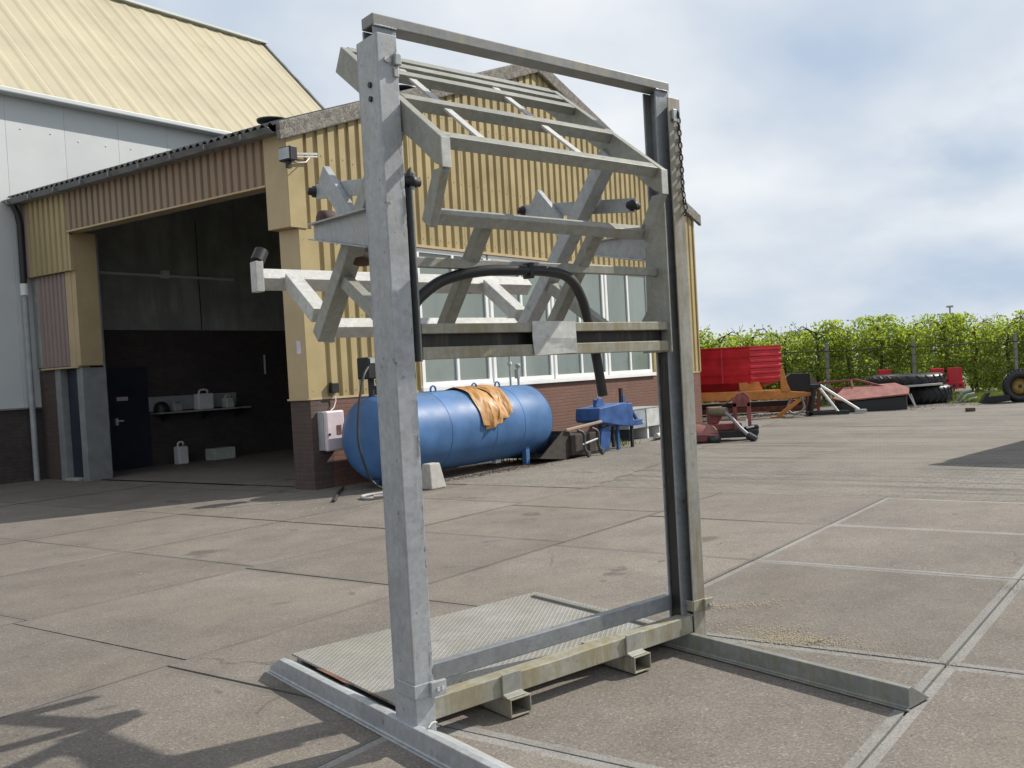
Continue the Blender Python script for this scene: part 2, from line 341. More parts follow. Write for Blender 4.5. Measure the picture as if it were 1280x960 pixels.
mLeaf = leafmat('fresh green leaf', (.125, .20, .035), (.40, .44, .10)); mWeed = leafmat('weed leaf', (.06, .10, .02), (.16, .2, .05))
# tread plate
mTread = galvmat('steel tread plate', (.32, .325, .32), (.30, .26, .17), .55, .55, .3)
t = mTread.node_tree; b = t.nodes['Principled BSDF']; c = N(t, 'ShaderNodeTexCoord'); s_ = N(t, 'ShaderNodeSeparateXYZ'); t.links.new(c.outputs['Object'], s_.inputs[0])
K = 2 * pi / .074
pu = math_(t, 'MULTIPLY', math_(t, 'ADD', s_.outputs[0], s_.outputs[1]), K); pv = math_(t, 'MULTIPLY', math_(t, 'SUBTRACT', s_.outputs[0], s_.outputs[1]), K)
a1 = math_(t, 'SINE', pu); a2 = math_(t, 'SINE', pv)
ht = ramp(t, math_(t, 'ABSOLUTE', math_(t, 'MULTIPLY', a1, a2)), [(.16, 1), (.42, 0)])
bp = N(t, 'ShaderNodeBump', Strength=.6, Distance=.005); t.links.new(ht, bp.inputs['Height']); t.links.new(bp.outputs[0], b.inputs['Normal'])
src = b.inputs[0].links[0].from_socket
dn = N(t, 'ShaderNodeTexNoise', Scale=2.1, Detail=6.0, Roughness=.65); t.links.new(c.outputs['Object'], dn.inputs[0])
dirtc = mixc(t, ramp(t, dn.outputs[0], [(.36, .15), (.62, .85)]), src, (.225, .205, .16))
t.links.new(mixc(t, ht, dirtc, mixc(t, .22, src, (.24, .21, .15))), b.inputs[0])

# ------------------------------------------------------------------ ground
fld = MB().add([(-600, -600, -.08), (600, -600, -.08), (600, 900, -.08), (-600, 900, -.08)], [(0, 1, 2, 3)]).build('ground', mField); fld['kind'] = 'structure'
yard = MB().add([(-14, -45, -.045), (27.5, -45, -.045), (27.5, 22, -.045), (-14, 22, -.045)], [(0, 1, 2, 3)]).build('yard', mSoil, fr='B'); yard['kind'] = 'structure'
yr = Root(); yr.o = yard; yr.loc = Vector((0, 0, 0)); yr.fr = 'B'
pv = MB().add([(.955, -44, -.004), (26, -44, -.004), (26, .3, -.004), (.955, .3, -.004)], [(0, 1, 2, 3)]).build('brick_pavement', mPaver, fr='B'); pv['kind'] = 'structure'
_e = [(.955 + i * .24, -4.32 + i * .052 + random.uniform(-.09, .09) * (i > 0), .001) for i in range(50)]
ap = MB().add(_e + [(_e[-1][0], .3, .001), (.955, .3, .001)], [tuple(range(52))]).build('gravel_apron', mApron, fr='B'); ap['kind'] = 'structure'
fl = MB().add([(.16, .12, .012), (11.6, .12, .012), (11.6, 7.8, .012), (.16, 7.8, .012)], [(0, 1, 2, 3)]).build('workshop_floor', mConc, fr='B'); fl['kind'] = 'structure'

def slab(g0, g1, d0, d1, rims, rimw):
    mb = MB(); z = random.uniform(-.003, .003); za, zb, zc, zd = (z + random.uniform(-.003, .003) for _ in range(4))
    j = .007
    g0 += j; g1 -= j; d0 += j; d1 -= j
    O = [(g0, d0, za), (g1, d0, zb), (g1, d1, zc), (g0, d1, zd)]
    r = rimw; I = [(g0 + r, d0 + r, za - .001), (g1 - r, d0 + r, zb - .001), (g1 - r, d1 - r, zc - .001), (g0 + r, d1 - r, zd - .001)]
    B = [(x, y, -.06) for x, y, _ in O]
    mb.add(O + I, [(0, 1, 5, 4), (1, 2, 6, 5), (2, 3, 7, 6), (3, 0, 4, 7)], 1).add(I, [(0, 1, 2, 3)], 0)
    mb.add(O + B, [(0, 4, 5, 1), (1, 5, 6, 2), (2, 6, 7, 3), (3, 7, 4, 0)], 1)
    return mb.build('concrete_slab', [mConc, rims], yr, .004)
DED = [8.0, 6.0, 3.95, 1.9, -.16, -2.2, -4.27, -6.38, -8.41, -10.43, -12.47, -14.5, -16.5, -18.5]
for i in range(len(DED) - 1):
    d1, d0 = DED[i], DED[i + 1]
    if d1 <= -6.3: ge = [.94, -.75, -2.36, -4.27, -5.95, -7.7, -9.5, -11.3]
    elif d1 <= -4.2: ge = [.94, -.5, -2.19, -4.02, -5.83, -7.65, -9.45, -11.25]
    else: ge = [.94, -.3, -2.15, -3.92, -5.74, -7.6, -9.4, -11.2]
    for k in range(len(ge) - 1):
        g1, g0 = ge[k], ge[k + 1]
        if d0 > 0 and g1 > .5: g1 = .15
        right = d1 <= -8.3
        slab(g0, g1, d0, d1, mRim if right else mRimOld, .05 if right else .035)

# ------------------------------------------------------------------ ribbed sheet helper (along axis u, ribs vertical)
def ribbed(mb, u0, u1, zlo, zhi, off, out, plane, pitch=.2, depth=.035, mi=0, phase=0):
    """sheet in plane 'g' (u=g, offset along d) or 'd' (u=d, offset along g); out=+-1 is the outward direction"""
    us = []; k = math.floor((u0 - phase) / pitch) - 1
    while phase + k * pitch < u1 + pitch:
        b0 = phase + k * pitch
        us += [(b0, 1), (b0 + pitch * .56, 1), (b0 + pitch * .62, 0), (b0 + pitch * .93, 0)]; k += 1
    pts = [(u, h) for u, h in us if u0 < u < u1]
    def hat(u):
        x = ((u - phase) / pitch) % 1.0
        return 1 if x <= .56 else 1 - (x - .56) / .06 if x < .62 else 0 if x < .93 else (x - .93) / .07
    pts = [(u0, hat(u0))] + pts + [(u1, hat(u1))]
    q = []; f = []
    for u, h in pts:
        o = off + out * depth * h
        for z in (zlo(u) if callable(zlo) else zlo, zhi(u) if callable(zhi) else zhi):
            q.append((u, o, z) if plane == 'g' else (o, u, z))
    for i in range(len(pts) - 1): f.append((2 * i, 2 * i + 2, 2 * i + 3, 2 * i + 1))
    mb.add(q, f, mi); return mb

# ------------------------------------------------------------------ workshop shed
W_, EZ, RZ_, GR = 11.8, 5.36, 7.66, 5.72
shed = root('workshop_shed', 'cream clad workshop with brick base, white windows and open dark doorway', 'building', (0, 0, 0), 'B')
def rake(g): return EZ + (RZ_ - EZ) * (g / GR if g < GR else (W_ - g) / (W_ - GR))
ZW0, ZW1 = 1.36, 3.78
ED = [0.0] + [x for x in (.98, 1.98, 2.26)] + [3.2, 4.2, 5.2, 6.2, 7.2, 8.2, 9.2, 9.56, 10.6, W_]
edges = [(.0, .98, 1.36), (.98, 2.24, 1.36)] + [(2.24 + i * 1.22, 2.24 + (i + 1) * 1.22, 3.8) for i in range(6)] + [(9.56, 10.68, 1.36), (10.68, W_, 1.36)]
for a, b_, z0 in edges:
    mb = MB(); ribbed(mb, a + .003, b_ - .003, z0, lambda g: rake(g) - .02, -.004, -1, 'g')
    mb.build('cladding_sheet', mClad, shed, fixn=False)
mb = MB(); ks = 0
while .056 + ks * .2 < W_ - .05:
    u_ = .056 + ks * .2; zr = [1.46, 2.6, 3.72, 3.95, 5.0, 6.1, 7.1]
    for z_ in zr:
        if z_ < rake(u_) - .1 and not (2.24 < u_ < 9.56 and z_ < 3.85): mb.lathe([(.011, -.006), (.011, 0), (.004, .004)][::-1], (u_ + random.uniform(-.01, .01), -.0395, z_ + random.uniform(-.02, .02)), 1, 6)
    ks += 1
o = mb.build('cladding_screws', mOlive, shed); o['kind'] = 'stuff'
# inner wall behind gable and the other walls
mb = MB().prism([(.02, 1.37), (2.24, 1.37), (2.24, 3.79), (9.56, 3.79), (9.56, 1.37), (W_ - .02, 1.37), (W_ - .02, EZ - .05), (GR, RZ_ - .05), (.02, EZ - .05)], 1, .004, .16)
mb.build('gable_lining', mPanelI, shed)
MB().box((.35, -.035, -.05), (W_, .16, 1.335)).build('brick_plinth', mBrick, shed)
MB().box((0, -.045, 1.335), (2.24, .01, 1.368)).box((9.56, -.045, 1.335), (W_, .01, 1.368)).build('cladding_drip_trim', mTrim, shed)
MB().box((W_ - .16, .16, -.05), (W_, 7.8, EZ)).build('rear_wall', mBrick, shed)
MB().box((W_ - .02, -.055, 1.36), (W_ + .03, .02, EZ - .02)).build('corner_trim', mClad, shed)
# windows: four units of two tall panes
for (a, b_) in ((2.27, 4.0), (4.055, 5.82), (5.875, 7.72), (7.775, 9.54)):
    mb = MB(); fw_ = .075
    mb.box((a, -.02, ZW0 + .06), (b_, .06, ZW0 + .06 + fw_)).box((a, -.02, ZW1 - fw_), (b_, .06, ZW1))
    zl, zh = ZW0 + .06 + fw_, ZW1 - fw_; mid = (a + b_) / 2
    for x0, x1 in ((a, a + fw_), (mid - .03, mid + .03), (b_ - fw_, b_)): mb.box((x0, -.018, zl), (x1, .058, zh))
    wd = mb.build('window', mWhite, shed, .004)
    for x0, x1 in ((a + fw_, mid - .03), (mid + .03, b_ - fw_)):
        MB().box((x0 + .002, .015, zl + .002), (x1 - .002, .03, zh - .002)).build('pane', mGlass, shed, parent_obj=wd)
MB().box((2.2, -.09, ZW0 - .02), (9.6, .05, ZW0 + .055)).build('window_sill', mWhite, shed, .006)
MB().box((2.2, -.06, 3.785), (9.6, -.005, 3.83)).build('window_head_trim', mTrim, shed)
# barge boards along both rakes (two lengths each)
for g0, g1 in ((-.32, 2.7), (2.72, GR)):
    z0, z1 = EZ + (RZ_ - EZ) * g0 / GR, EZ + (RZ_ - EZ) * g1 / GR
    MB().add([(g0, -.13, z0 - .13), (g1, -.13, z1 - .13), (g1, -.13, z1 + .14), (g0, -.13, z0 + .14), (g0, -.05, z0 - .13), (g1, -.05, z1 - .13), (g1, -.05, z1 + .14), (g0, -.05, z0 + .14)],
             [(0, 1, 2, 3), (4, 7, 6, 5), (0, 4, 5, 1), (3, 2, 6, 7), (0, 3, 7, 4), (1, 5, 6, 2)]).build('barge_board', mCement, shed, .02)
for g0, g1 in ((GR + .004, 8.7), (8.72, W_ + .3)):
    sl = (RZ_ - EZ) / (W_ - GR); z0, z1 = RZ_ - sl * (g0 - GR), RZ_ - sl * (g1 - GR)
    MB().add([(g0, -.13, z0 - .13), (g1, -.13, z1 - .13), (g1, -.13, z1 + .14), (g0, -.13, z0 + .14), (g0, -.05, z0 - .13), (g1, -.05, z1 - .13), (g1, -.05, z1 + .14), (g0, -.05, z0 + .14)],
             [(0, 1, 2, 3), (4, 7, 6, 5), (0, 4, 5, 1), (3, 2, 6, 7), (0, 3, 7, 4), (1, 5, 6, 2)]).build('barge_board', mCement, shed, .02)
# corrugated roof, two slopes
def corr(g0, z0, g1, z1, d0, d1, name):
    mb = MB(); q = []; n = int((d1 - d0) / .03); f = []
    for i in range(n + 1):
        d = d0 + (d1 - d0) * i / n; h = .028 * sin(2 * pi * d / .177)
        q += [(g0, d, z0 + h), (g1, d, z1 + h), (g0, d, z0 + h - .012)]
    for i in range(n): f += [(3 * i, 3 * i + 1, 3 * i + 4, 3 * i + 3), (3 * i + 2, 3 * i, 3 * i + 3, 3 * i + 5)]
    mb.add(q, f, 0, True); return mb.build(name, mRoofC, shed, fixn=False)
corr(-.34, EZ + .13 - .13, GR, RZ_ + .12, -.04, 7.88, 'roof_slope'); corr(W_ + .34, EZ, GR, RZ_ + .12, -.04, 7.88, 'roof_slope')
MB().prism([(.02, EZ - .06), (GR, RZ_ - .06), (W_ - .02, EZ - .06), (W_ - .02, EZ - .02), (GR, RZ_ - .02), (.02, EZ - .02)], 1, .17, 7.8).build('ceiling_boards', mPanelI, shed)
# gutter: half-round open channel in lengths with brackets, along the eave
mb = MB(); mb.prism([(-.43, EZ - .075), (-.36, EZ - .14), (-.27, EZ - .13), (-.27, EZ - .115), (-.35, EZ - .125), (-.42, EZ - .07)], 1, -.02, 8.4)
gut = mb.build('gutter', mGutter, shed)
MB().box((-.26, .1, EZ - .12), (-.02, 7.85, EZ - .1)).build('eave_soffit', mGutter, shed)
for d in (.6, 1.5, 2.4, 3.3, 4.2, 5.1, 6.0, 6.9, 7.7): MB().box((-.435, d, EZ - .145), (-.26, d + .03, EZ - .07)).build('gutter_bracket', mGutter, shed, parent_obj=gut)
MB().tube([(-.33, 7.76, EZ - .08), (-.24, 7.76, EZ - .3), (-.21, 7.76, EZ - .5), (-.21, 7.76, 3.75)], .055).build('downpipe', mDark, shed)
MB().tube([(-.21, 7.76, 3.74), (-.21, 7.76, 3.52)], .07).build('downpipe_collar', mWhitePl, shed)
MB().tube([(-.21, 7.76, 3.5), (-.21, 7.76, .0)], .05).build('downpipe', mGreyPl, shed)
# ---- door side: header sheets (outer layer), set-back jambs, open portal
HB = 4.56
mats_h = [mFaded, mFaded, mFaded, mFaded, mFaded, mFaded]
for i in range(6):
    a, b_ = .47 + i * .955, .47 + (i + 1) * .955
    mb = MB(); ribbed(mb, a + .003, b_ - .003, HB, EZ - .1, -.12, -1, 'd', pitch=.19)
    mb.build('header_sheet', mFaded, shed, fixn=False)
for a, b_, m in ((6.2, 7.0, mOlive), (7.0, 7.62, mOlive)):
    mb = MB(); ribbed(mb, a + .003, b_ - .003, 3.85, EZ - .1, -.12, -1, 'd', pitch=.19); mb.build('header_sheet', m, shed, fixn=False)
MB().box((-.155, 7.62, 3.85), (-.03, 7.86, EZ - .1)).build('end_trim', mMauve, shed)
MB().box((-.17, .47, HB - .03), (.02, 6.2, HB - .001)).build('door_head_trim', mTrim, shed)
MB().box((-.117, .02, HB), (.15, 6.2, EZ - .1)).build('header_core', mPanelI, shed)
MB().box((-.117, 6.36, 3.86), (.15, 7.86, EZ - .1)).build('header_core', mOlive, shed)
MB().box((-.13, 6.19, 3.85), (-.062, 6.355, 4.5)).build('door_jamb', mTrim, shed)
MB().box((-.165, -.05, 3.885), (.1, .468, EZ - .06)).build('corner_box', mTrim, shed, .004)
MB().box((-.168, -.06, 3.882), (.12, -.046, EZ - .05)).build('corner_trim', mClad, shed)
MB().box((-.02, -.03, 1.36), (.3, .42, 3.88)).build('door_jamb', mTrim, shed, .004)
MB().box((-.025, -.043, 1.34), (.31, -.031, 3.879)).build('corner_trim', mClad, shed)
MB().box((-.04, -.04, 1.335), (.34, .44, 1.362)).build('jamb_drip_trim', mTrim, shed)
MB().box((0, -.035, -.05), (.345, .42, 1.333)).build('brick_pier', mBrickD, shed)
# left jamb: ribbed lower panel, tan return, brick pier, door recess
mb = MB(); ribbed(mb, 6.55, 7.62, 2.13, 3.85, -.03, -1, 'd', pitch=.15, depth=.03); mb.build('jamb_sheet', mMauve, shed, fixn=False)
MB().box((-.07, 6.35, 2.12), (.14, 6.55, 3.85)).build('jamb_trim', mTrim, shed, .004)
MB().box((-.06, 6.2, 2.12), (.33, 6.348, 4.55)).build('door_jamb', mTrim, shed)
MB().box((-.027, 6.555, 2.14), (.14, 7.86, 3.848)).build('jamb_core', mPanelI, shed)
MB().box((-.08, 6.3, 2.085), (.14, 7.62, 2.118)).build('jamb_drip_trim', mTrim, shed)
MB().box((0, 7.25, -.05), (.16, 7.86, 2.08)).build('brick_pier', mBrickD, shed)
MB().box((-.02, 7.05, 0), (.16, 7.245, 2.08)).build('door_post', mDoorGrey, shed, .004)
dr = MB().box((.1, 6.55, .03), (.14, 7.045, 2.07)).build('side_door', mNavy, shed)
MB().box((-.03, 6.24, 0), (.36, 6.44, 2.08)).build('door_panel', mDoorGrey, shed, .004)
MB().box((-.06, 6.56, .0), (.1, 7.04, .04)).build('door_step', mCast, shed)
MB().tube([(.38, 6.27, .02), (.38, 6.27, HB)], .025).build('door_track', mGutter, shed)
# interior
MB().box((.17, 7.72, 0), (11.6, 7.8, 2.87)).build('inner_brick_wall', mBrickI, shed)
MB().prism([(.17, 2.873), (11.6, 2.873), (11.6, EZ - .07), (GR, RZ_ - .07), (.17, EZ - .07)], 1, 7.74, 7.8).build('inner_panel_wall', mPanelI, shed)
for g in (3.25, 6.1): MB().box((g, 7.735, 2.88), (g + .02, 7.745, 5.3)).build('panel_joint', mDark, shed)
MB().box((.9, 7.66, 4.0), (4.05, 7.735, 4.05)).box((2.4, 7.64, 3.97), (2.55, 7.73, 4.14)).build('cable_tray', mWhitePl, shed)
dr2 = MB().box((1.05, 7.68, .03), (1.95, 7.715, 2.1)).build('inner_door', mNavy, shed)
MB().box((1.22, 7.6, 1.0), (1.38, 7.62, 1.03)).box((1.24, 7.62, .93), (1.28, 7.68, 1.07)).build('door_handle', mWhitePl, shed, parent_obj=dr2)
MB().box((1.3, 7.66, 1.42), (1.52, 7.68, 1.5)).build('door_sign', mPinkPl, shed, parent_obj=dr2)
MB().box((4.72, 7.68, 1.85), (4.745, 7.71, 2.3)).build('wall_tube', mWhitePl, shed)
# notice on jamb
single('notice', 'small pale notice stuck on the tan door jamb', 'notice', MB().box((-.026, .07, 2.03), (-.021, .17, 2.22)), mPaper, (0, .12, 2.1), 'B')
# rooftop vent caps
def vent(g, d, lab):
    z = EZ + (RZ_ - EZ) * g / GR + .1
    r = root('roof_vent', lab, 'vent', (g, d, z), 'B', 'dark vent caps on the workshop roof')
    MB().tube([(g, d, z - .12), (g, d, z + .04)], .07).build('vent_pipe', mDark, r)
    MB().lathe([(.05, .0), (.26, .02), (.27, .05), (.12, .07), (.0, .08)], (g, d, z + .03)).build('vent_cap', mDark, r)
vent(.35, .85, 'dark round vent cap near the gutter corner of the workshop roof')
vent(2.55, .35, 'dark round vent cap higher up the roof, beside the tall left post')

# floodlight on the corner
fl_ = root('floodlight', 'square black floodlight on a thin arm at the workshop corner', 'floodlight', (-.15, -.06, 4.85), 'B')
MB().box((-.30, -.32, 4.80), (-.18, -.06, 5.0)).build('lamp_housing', mBlackSteel, fl_, .01)
MB().box((-.315, -.30, 4.82), (-.301, -.08, 4.98)).build('lens', mLens, fl_)
MB().box((-.27, -.22, 4.7), (-.21, -.16, 4.8)).build('swivel_bracket', mBlackSteel, fl_)
MB().beam((-.2, -.1, 4.93), (.3, -.14, 5.0), .03, .03).beam((-.2, -.14, 4.88), (.3, -.14, 4.96), .02, .02).build('arm', mGalvPale, fl_)
MB().tube([(-.2, -.12, 4.9), (-.1, -.2, 4.8), (.05, -.2, 4.83), (.2, -.12, 4.95)], .008, 6).build('cable', mWhitePl, fl_)

# ------------------------------------------------------------------ large grey barn on the left
barn = root('large_barn', 'tall grey panelled barn with pale yellow ribbed roof and brick base', 'building', (0, 7.9, 0), 'B')
DW = 7.9
g = 8.35; k = 0
gs = [8.35] + [7.0 - i * 1.04 for i in range(0, 24)]
for a, b_ in zip(gs[1:], gs[:-1]):
    MB().box((a + .0015, DW, 1.40), (b_ - .0015, DW + .1, 7.32)).build('wall_panel', mGreyWall, barn, .0025)
    for z in (6.72,):
        pass
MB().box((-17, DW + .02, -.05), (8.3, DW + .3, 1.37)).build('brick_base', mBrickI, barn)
MB().box((-17, DW - .04, 1.37), (8.35, DW + .1, 1.398)).build('base_trim', mGutter, barn)
for i in range(24):
    for dx in (.25, .78):
        x = 7.0 - i * 1.04 - dx
        if -2 < x < 5: MB().lathe([(.012, 0), (.012, .01), (0, .012)], (x, DW - .012, 6.72 - .03 * (i % 3)), 1, 8).build('panel_screw', mWhite, barn)
RG, RD = 11.45, 12.0
npan = 17; pw = 1.29
for i in range(npan):
    b1 = 8.35 - i * pw; a1 = b1 - pw
    mb = MB(); prof = []
    for j in range(3):
        x = a1 + j * .43; prof += [(x, 0), (x + .22, .0), (x + .29, .016), (x + .35, .018)]
    prof.append((b1 - .004, 0)); q = []; f = []
    for x, h in prof:
        n_ = Vector((0, -.707, .707)) * h
        q += [Vector((x, 7.72, 7.36)) + n_, Vector((x, RD, RG)) + n_]
    for j in range(len(prof) - 1): f.append((2 * j, 2 * j + 2, 2 * j + 3, 2 * j + 1))
    mb.add(q, f); mb.build('roof_sheet', mRoofY, barn, fixn=False)
MB().beam((8.36, 7.7, 7.36), (8.36, RD, RG + .03), .06, .10, (0, -.7, .7)).build('verge_trim', mGutter, barn)
MB().beam((-14, RD, RG + .05), (8.4, RD, RG + .05), .3, .06).build('ridge_cap', mGreyWall, barn)
MB().box((-17, 7.62, 7.30), (8.36, 7.9, 7.40)).build('gutter', mGreyWall, barn, .02)
MB().prism([(7.95, 0), (20.5, 0), (20.5, 7.3), (17, 10.2), (RD, RG - .05), (7.95, 7.3)], 0, 8.2, 8.33).build('end_wall', mGreyWall, barn)
MB().add([(-14, RD, RG), (8.35, RD, RG), (8.35, 20.6, 7.3), (-14, 20.6, 7.3)], [(0, 1, 2, 3)]).build('rear_roof', mRoofY, barn)

def smooth(pts, n=6):
    P = [Vector(p) for p in pts]; P = [P[0] * 2 - P[1]] + P + [P[-1] * 2 - P[-2]]; o = []
    for i in range(1, len(P) - 2):
        for j in range(n):
            t_ = j / n; a, b_, c_, d_ = P[i - 1:i + 3]
            o.append(.5 * ((2 * b_) + (c_ - a) * t_ + (2 * a - 5 * b_ + 4 * c_ - d_) * t_ ** 2 + (3 * b_ - a - 3 * c_ + d_) * t_ ** 3))
    o.append(P[-2]); return o

# ------------------------------------------------------------------ tipping frame
T = root('tipping_frame', 'tall galvanised tipping frame with raised grille, fork carriage and tread plate base', 'frame', (.9, .1, 0), 'F')
HT = 3.066; S = 1.697; WC = .091; WL = .194
def upright(x0, x1, outx):
    t_ = .009; mb = MB()
    mb.box((x0, 0, .035), (x1, t_, HT)); mb.box((x0, WL - t_, .035), (x1, WL, HT))
    xo = x0 if outx < 0 else x1 - t_
    mb.box((xo, t_ + .0005, .035), (xo + t_, WL - t_ - .0005, HT))
    return mb.build('upright', mGalv, T, .003)
upL = upright(0, WC, -1); 
mPost1 = galvmat('scuffed zinc post', (.35, .365, .38), metal=.25, rough=.48); t = mPost1.node_tree; b = t.nodes['Principled BSDF']
c = N(t, 'ShaderNodeTexCoord'); s_ = N(t, 'ShaderNodeSeparateXYZ'); t.links.new(c.outputs['Object'], s_.inputs[0])
n_ = N(t, 'ShaderNodeTexNoise', Scale=9.0, Detail=7.0, Roughness=.72); mp_ = N(t, 'ShaderNodeMapping', Scale=(2.2, 1, .6)); t.links.new(c.outputs['Object'], mp_.inputs[0]); t.links.new(mp_.outputs[0], n_.inputs[0])
edge = ramp(t, math_(t, 'ADD', s_.outputs[0], .9), [(.055, 0), (.088, 1)])
k_ = math_(t, 'MULTIPLY', edge, ramp(t, n_.outputs[0], [(.53, 0), (.58, .9)]))
src = b.inputs[0].links[0].from_socket; t.links.new(mixc(t, k_, src, (.07, .075, .085)), b.inputs[0])
upL.data.materials[0] = mPost1
upR = upright(S, S + WC, 1); upR.data.materials[0] = mGalvGrime
for x0, x1 in ((.012, .118), (1.652, 1.755)):
    mb = MB()
    # inner post: channel whose open side carries the carriage rollers
    mb.box((x0, .05, .1), (x1, .062, 3.11)); mb.box((x0, .143, .1), (x1, .155, 3.11))
    mb.box(((x0 + x1) / 2 - .006, .063, .1), ((x0 + x1) / 2 + .006, .142, 3.11))
    mb.build('inner_post', mGalvBlue, T, .003)
    xa, xb = ((x0 + x1) / 2 + .007, x1 - .012) if x0 < 1 else (x0 + .012, (x0 + x1) / 2 - .007)
    MB().box((xa, .064, .11), (xb, .141, 1.66)).build('greased_track', mGrease, T)
MB().box((.008, .045, 3.112), (1.757, .150, 3.163)).build('top_beam', mGalvDark, T, .005)
for xx, sg in ((0, 1), (S, 1)):
    for zc, yc in ((2.86, .08), (2.80, .08), (2.955, .03)):
        if yc < .05: MB().lathe([(.014, -.004), (.014, .006), (0, .008)], (xx + .04, -.004, zc), 1, 8).build('bolt', mGalvPale, T, parent_obj=upL if xx == 0 else upR)
        elif xx == 0: MB().lathe([(.013, -.006), (.013, .004), (0, .006)], (-.002, yc, zc), 0, 8).build('bolt', mBlackSteel, T, parent_obj=upL)
MB().box((.068, -.022, 2.935), (.098, .0, 2.985)).box((.066, -.01, 2.885), (.09, -.001, 2.93)).build('stop_lug', mGalv, T, .004)
MB().box((S + .02, -.018, 2.93), (S + .05, -.001, 3.0)).build('stop_lug', mGalv, T, .004)
# base
for c0, lend in ((-.028, -1.95), (1.652, -1.33)):
    prof = [(c0, .004), (c0, .012), (c0 + .006, .014), (c0 + .008, .098), (c0 + .035, .1), (c0 + .185, .006)]
    mb = MB(); n = len(prof)
    rows = []
    for l, f_ in ((lend, 0), (lend + .0, 0), (0.1, 1), (1.53, 1), (1.64, .12)):
        pass
    q = []
    for l, kz, dl in ((lend - .05, 1.0, .06), (0, 1, 0), (1.5, 1, 0), (1.64, .25, 0)):
        for (c_, z_) in prof: q.append((c_, l + (dl if z_ < .05 else 0) * 0, z_ if z_ < .02 else .012 + (z_ - .012) * kz))
    fs = [tuple(range(n)), tuple(range(4 * n - 1, 3 * n - 1, -1))]
    for r_ in range(3):
        for i in range(n): fs.append((r_ * n + i, (r_ + 1) * n + i, (r_ + 1) * n + (i + 1) % n, r_ * n + (i + 1) % n))
    mb.add(q, fs); mb.box((c0 - .014, lend - .06, .0), (c0 - .0005, 1.66, .008))
    lg = mb.build('base_leg', galvmat('shade darkened leg steel', (.21, .215, .2), (.2, .175, .1), .5, .55, .2) if c0 > 1 else mGalv, T, .003)  # right leg steel darkened for the shade on its side face, plus dirt streaks
    if c0 < 1: MB().add([(.058, 1.2, .0895), (.06, 1.0, .0895), (.056, .86, .0895), (.075, .8, .084), (.088, .9, .0835), (.09, 1.15, .0835)], [(0, 1, 2, 3, 4, 5)]).build('rust_patch', mRust, T, parent_obj=lg); MB().add([(.07, .6, .0885), (.07, .48, .0885), (.09, .45, .0835), (.09, .62, .0835)], [(0, 1, 2, 3)]).build('rust_patch', mRust, T, parent_obj=lg)
MB().box((.092, .20, .07), (1.76, 1.61, .082)).build('tread_plate', mTread, T)
MB().box((.10, .25, .005), (1.7, .3, .069)).box((.10, 1.5, .005), (1.7, 1.56, .069)).box((.10, .9, .005), (1.7, .95, .069)).build('platform_bearer', mGalvGreen, T)
# fork beam with dents along the top edge
mb = MB(); q = []; n = 26; fs = []
for i in range(n + 1):
    c_ = .0925 + (1.6965 - .0925) * i / n; dent = .010 * math.exp(-((c_ - .78) / .22) ** 2) + .006 * math.exp(-((c_ - 1.12) / .1) ** 2)
    q += [(c_, .012, .095), (c_, .012 + dent * .8, .192 - dent), (c_, .10, .192), (c_, .10, .095)]
for i in range(n):
    for j in range(4): fs.append((4 * i + j, 4 * i + 4 + j, 4 * i + 4 + (j + 1) % 4, 4 * i + (j + 1) % 4))
fs += [(0, 1, 2, 3), (4 * n + 3, 4 * n + 2, 4 * n + 1, 4 * n)]
mb.add(q, fs).build('fork_beam', mGalvDirty, T, .004)
MB().box((.119, .135, .215), (1.651, .185, .298)).build('cross_beam', mGalvBlue, T, .004)
for c0 in (.445, 1.205):
    c1 = c0 + .115; t_ = .007; mb = MB()
    mb.box((c0, -.045, .006), (c1, .4, .006 + t_)).box((c0, -.045, .092 - t_), (c1, .4, .092)).box((c0, -.045, .0131), (c0 + t_, .4, .0849)).box((c1 - t_, -.045, .0131), (c1, .4, .0849))
    fp = mb.build('fork_pocket', mGalvDirty, T, .002)
    MB().prism([(.0115, .2), (.0005, .2), (.0005, .108), (-.035, .0985), (-.035, .0925), (.0115, .0925)], 0, c0 - .008, c0 + .098).build('pocket_strap', mGalvGreen, T, .003, parent_obj=fp)
for c0, c1, lug0, lug1 in ((-.008, .099, .092, .135), (1.689, 1.796, 1.79, 1.825)):
    mb = MB().box((c0, -.009, .215), (c1, -.0008, .275)).box((c0, -.0005, .215), (c0 + .0075, .15, .275)).box((c1 - .0075, -.0005, .215), (c1, .15, .275)) if c0 > 1 else MB().box((c0, -.009, .215), (c1, -.0008, .275)).box((c0, -.0005, .215), (c0 + .0075, .15, .275))
    mb.box((lug0 - .03, -.03, .21), (lug1, -.0095, .275))
    cl = mb.build('clamp', mGalvDirty if c0 > 1 else mGalv, T, .003)
    for dx in (0, .022): MB().lathe([(.008, -.012), (.008, 0), (0, .001)][::-1], (lug0 - .012 + dx + .01, -.032, .243), 1, 8).build('bolt', mGalvPale, T, parent_obj=cl)
def weld(pts, r=.0045, n=22):
    q_ = smooth(pts, max(2, n // len(pts))); mb = MB(); rs_ = [r * random.uniform(.6, 1.3) for _ in q_]
    return mb.tube(q_, r, 6, rs=rs_).build('weld_bead', mGalv, T)
weld([(.0, -.004, .036), (.045, -.004, .04), (.091, -.004, .036)]); weld([(-.004, .0, .036), (-.004, .1, .04), (-.004, .194, .036)])
weld([(S, -.004, .04), (S + .045, -.004, .04), (S + .091, -.004, .04)]); weld([(.0935, .01, .193), (.0935, .05, .1945), (.0935, .1, .193)]); weld([(1.6955, .01, .193), (1.6955, .05, .1945), (1.6955, .1, .193)])
weld([(.0125, .044, 3.111), (.06, .043, 3.112), (.118, .044, 3.111)]); weld([(1.652, .044, 3.111), (1.7, .043, 3.112), (1.755, .044, 3.111)])
